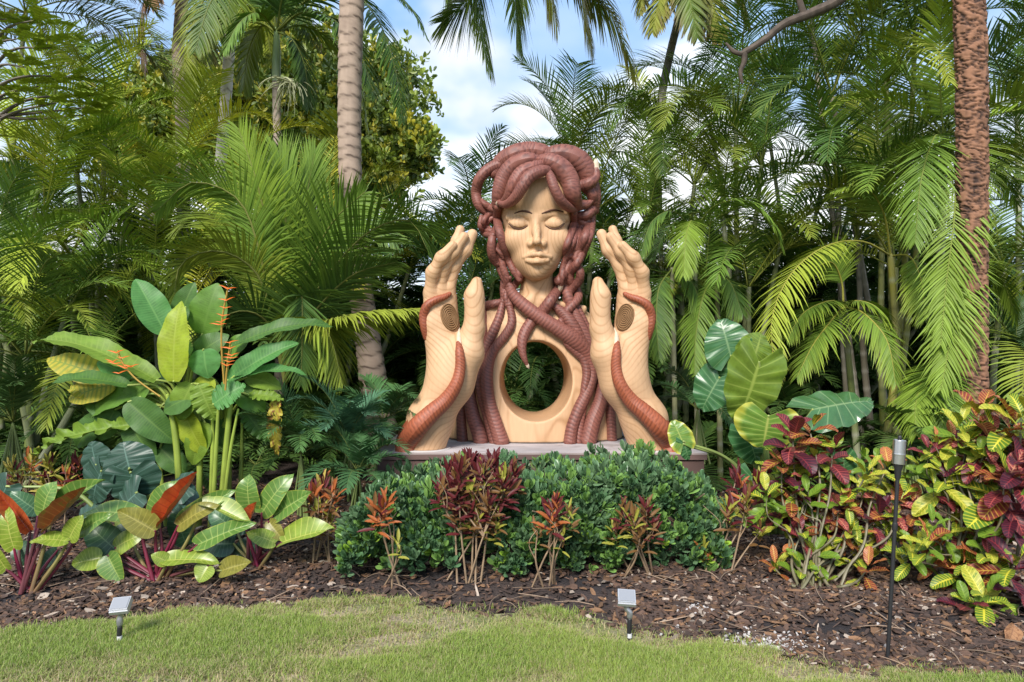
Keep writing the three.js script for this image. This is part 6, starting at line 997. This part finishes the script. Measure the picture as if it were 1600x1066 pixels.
  pm.name = 'stone_chips'; tag(pm, 'pale stone chips showing through the bark at the lawn edge', 'gravel', null, 'stuff'); scene.add(pm);
  const dl = leafGeo({ nu: 6, nv: 2, w: 0.3, curl: 1.2, fold: 0.5, wave: 0.1, amp: 0, seed: 3 }), dm = shade(new THREE.InstancedMesh(dl, new THREE.MeshPhysicalMaterial({ side: THREE.DoubleSide, roughness: 0.8, transmission: 0.1, thickness: 0 }), 520));
  for (let i = 0; i < 520; i++) { let x, z; do { z = -3.4 - r() * 3; x = (r() * 2 - 1) * 0.76 * -z; } while (edgeZ(x) - z < 0.02); const s = 0.02 + 0.045 * r() * r(); e.set(-1.57 + (r() - 0.5) * 1.2, (r() - 0.5) * 1, r() * 6.3); q.compose(tmp.set(x, bedH(x, z) + 0.008, z), qq.setFromEuler(e), S.set(s, s, s)); dm.setMatrixAt(i, q); dm.setColorAt(i, c3.setRGB(...mulc(mixc([0.34, 0.2, 0.1], [0.2, 0.1, 0.055], r()), 0.7 + 0.6 * r()))); }
  dm.name = 'leaf_litter'; tag(dm, 'curled dry leaves scattered over the bark', 'dead leaves', null, 'stuff'); scene.add(dm);
  const tw = tube([tp(V(-0.1, 0, 0), 0.003), tp(V(0, 0.008, 0.012), 0.003), tp(V(0.1, 0, -0.004), 0.0015)], { rings: 6, sides: 4 }), tm = shade(new THREE.InstancedMesh(tw, cm, 260));
  for (let i = 0; i < 260; i++) { let x, z; do { z = -3.3 - r() * 2.2; x = (r() * 2 - 1) * 0.76 * -z; } while (edgeZ(x) - z < 0.03); const s = 0.4 + 0.9 * r(); e.set((r() - 0.5) * 0.3, r() * 6.3, (r() - 0.5) * 0.3); q.compose(tmp.set(x, bedH(x, z) + 0.012, z), qq.setFromEuler(e), S.set(s, s, s)); tm.setMatrixAt(i, q); tm.setColorAt(i, c3.setRGB(...mulc([0.27, 0.19, 0.13], 0.5 + 0.8 * r()))); }
  tm.name = 'twigs'; tag(tm, 'thin dry twigs lying on the bark', 'twigs', null, 'stuff'); scene.add(tm);
}
// ================================================================ lights in the bed
{
  const steel = new THREE.MeshStandardMaterial({ color: new THREE.Color(0.62, 0.61, 0.6), metalness: 1, roughness: 0.32 }), black = new THREE.MeshStandardMaterial({ color: new THREE.Color(0.018, 0.018, 0.02), roughness: 0.45 });
  // garden torch
  const b = G(1387, 1030), top = P(1406, 686, -b.z + 0.02), t = thing('garden_torch', 'garden torch with brushed steel head on a thin black pole', 'torch', b), ax = top.clone().sub(b), at = (k) => b.clone().addScaledVector(ax, k), ln = ax.length();
  const turn = new THREE.Quaternion().setFromUnitVectors(UP, ax.clone().normalize()), lathe = (pts, k) => { const g = new THREE.LatheGeometry(pts.map(([r, y]) => new THREE.Vector2(r, y)), 40); g.applyQuaternion(turn); g.translate(at(k).x, at(k).y, at(k).z); return g; };
  part(t, 'pole', tube([tp(at(-0.05), 0.0095), tp(at(0.43), 0.0095), tp(at(0.84), 0.0095)], { sides: 14, step: 0.05 }), black);
  part(t, 'pole_joint', lathe([[0.0096, -0.02], [0.0125, -0.018], [0.0125, 0.018], [0.0096, 0.02]], 0.6), black);
  part(t, 'cup', lathe([[0.0096, -0.05], [0.013, -0.045], [0.017, 0], [0.0245, 0.022], [0.0245, 0.03]], 0.862), black);
  part(t, 'head', lathe([[0.001, 0], [0.0275, 0], [0.029, 0.0015], [0.029, 0.042], [0.0305, 0.044], [0.0305, 0.053], [0.029, 0.055], [0.029, 0.116], [0.0275, 0.119], [0.024, 0.119], [0.024, 0.09], [0.001, 0.09]], 0.885), steel);
  part(t, 'wick_cap', lathe([[0.001, 0.14], [0.006, 0.139], [0.009, 0.13], [0.009, 0.09]], 0.885), black);
  // two spot lights on spikes
  const spot = (label, px, py, hx, hy, yaw) => {
    const o = onBed(px, py + 0), g0 = G(px, py); const d = -g0.z, t = thing('spike_light', label, 'spotlight', g0, 'garden spotlights at the lawn edge'), s = d / F;
    const pole = black, hp = P(hx, hy, d);
    part(t, 'spike', tube([tp(g0.clone().add(V(0, -0.06, 0)), 0.008), tp(g0.clone().add(V(0, 0.03, 0)), 0.0115), tp(P(px + 1, hy + 34, d), 0.0125)], { sides: 12, step: 0.02 }), black);
    part(t, 'knuckle', tube([tp(P(px + 1, hy + 30, d), 0.0150), tp(P(px + 1, hy + 23, d), 0.0160), tp(P(hx - 1, hy + 16, d), 0.012), tp(P(hx, hy + 6, d - 0.01), 0.012)], { sides: 12, step: 0.012 }), new THREE.MeshStandardMaterial({ color: new THREE.Color(0.4, 0.4, 0.41), metalness: 0.8, roughness: 0.45 }));
    part(t, 'label_band', (() => { const g = new THREE.CylinderGeometry(0.0128, 0.0128, 0.022, 16); const q = P(px + 0.5, py - 11, d); g.translate(q.x, q.y, q.z); return g; })(), new THREE.MeshStandardMaterial({ color: new THREE.Color(0.6, 0.6, 0.58), roughness: 0.6 }));
    const w = 27 * s, h = 0.075, box = new THREE.BoxGeometry(w, 0.034, h, 2, 2, 2); const body = new THREE.Group(); body.name = 'lamp_head'; body.position.copy(hp).sub(t.position); body.rotation.set(0.62, yaw, 0); t.add(body);
    const mk = (n, g, m) => { const k = shade(new THREE.Mesh(g, m)); k.name = n; body.add(k); return k; };
    const alu = new THREE.MeshStandardMaterial({ color: new THREE.Color(0.55, 0.56, 0.58), metalness: 0.6, roughness: 0.4 });
    mk('housing', box, alu);
    const pan = new THREE.BoxGeometry(w * 0.9, 0.004, h * 0.86); pan.translate(0, 0.0186, 0); mk('back_panel', pan, new THREE.MeshStandardMaterial({ color: new THREE.Color(0.30, 0.31, 0.33), metalness: 0.3, roughness: 0.4 }));
    const lip = new THREE.BoxGeometry(w * 1.03, 0.02, 0.006); lip.translate(0, -0.004, h / 2 + 0.003); mk('rim', lip, alu);
    const gl = new THREE.BoxGeometry(w * 0.88, 0.006, h * 0.84); gl.translate(0, -0.0195, 0); mk('lens', gl, new THREE.MeshStandardMaterial({ color: new THREE.Color(0.3, 0.3, 0.3), roughness: 0.1 }));
  };
  spot('square silver spotlight on a black spike at the left lawn edge', 186, 1008, 189, 946, 0.12);
  spot('square silver spotlight on a black spike right of centre', 983, 1004, 979, 934, -0.08);
  // large dry leaf at the right
  const dl = leafGeo({ nu: 14, nv: 4, w: 0.34, curl: 1.3, fold: 0.5, wave: 0.09, waves: 2, veins: 7, amp: 0.012, seed: 5 });
  const p = onBed(1572, 1002); p.y += 0.03; const tl = thing('dry_leaf', 'large curled brown leaf on the bark at the lower right', 'leaf', p);
  setLeaf(tl, 'blade', dl, texLeaf(leafTex([0.33, 0.17, 0.08], [0.2, 0.1, 0.05], { n: 7, blotch: [0.2, 0.09, 0.04] }), { roughness: 0.8, transmission: 0.1 }), p.clone().add(V(0.04, 0.05, 0)), V(-0.5, -0.6, 0.5), V(0.2, 0.7, 0.6), 0.13); petiole(tl, [tp(p.clone().add(V(0.04, 0.05, 0)), 0.002), tp(p.clone().add(V(0.08, 0.06, 0.01)), 0.0015)], [0.25, 0.13, 0.07]);
}
renderer.render(scene, camera);
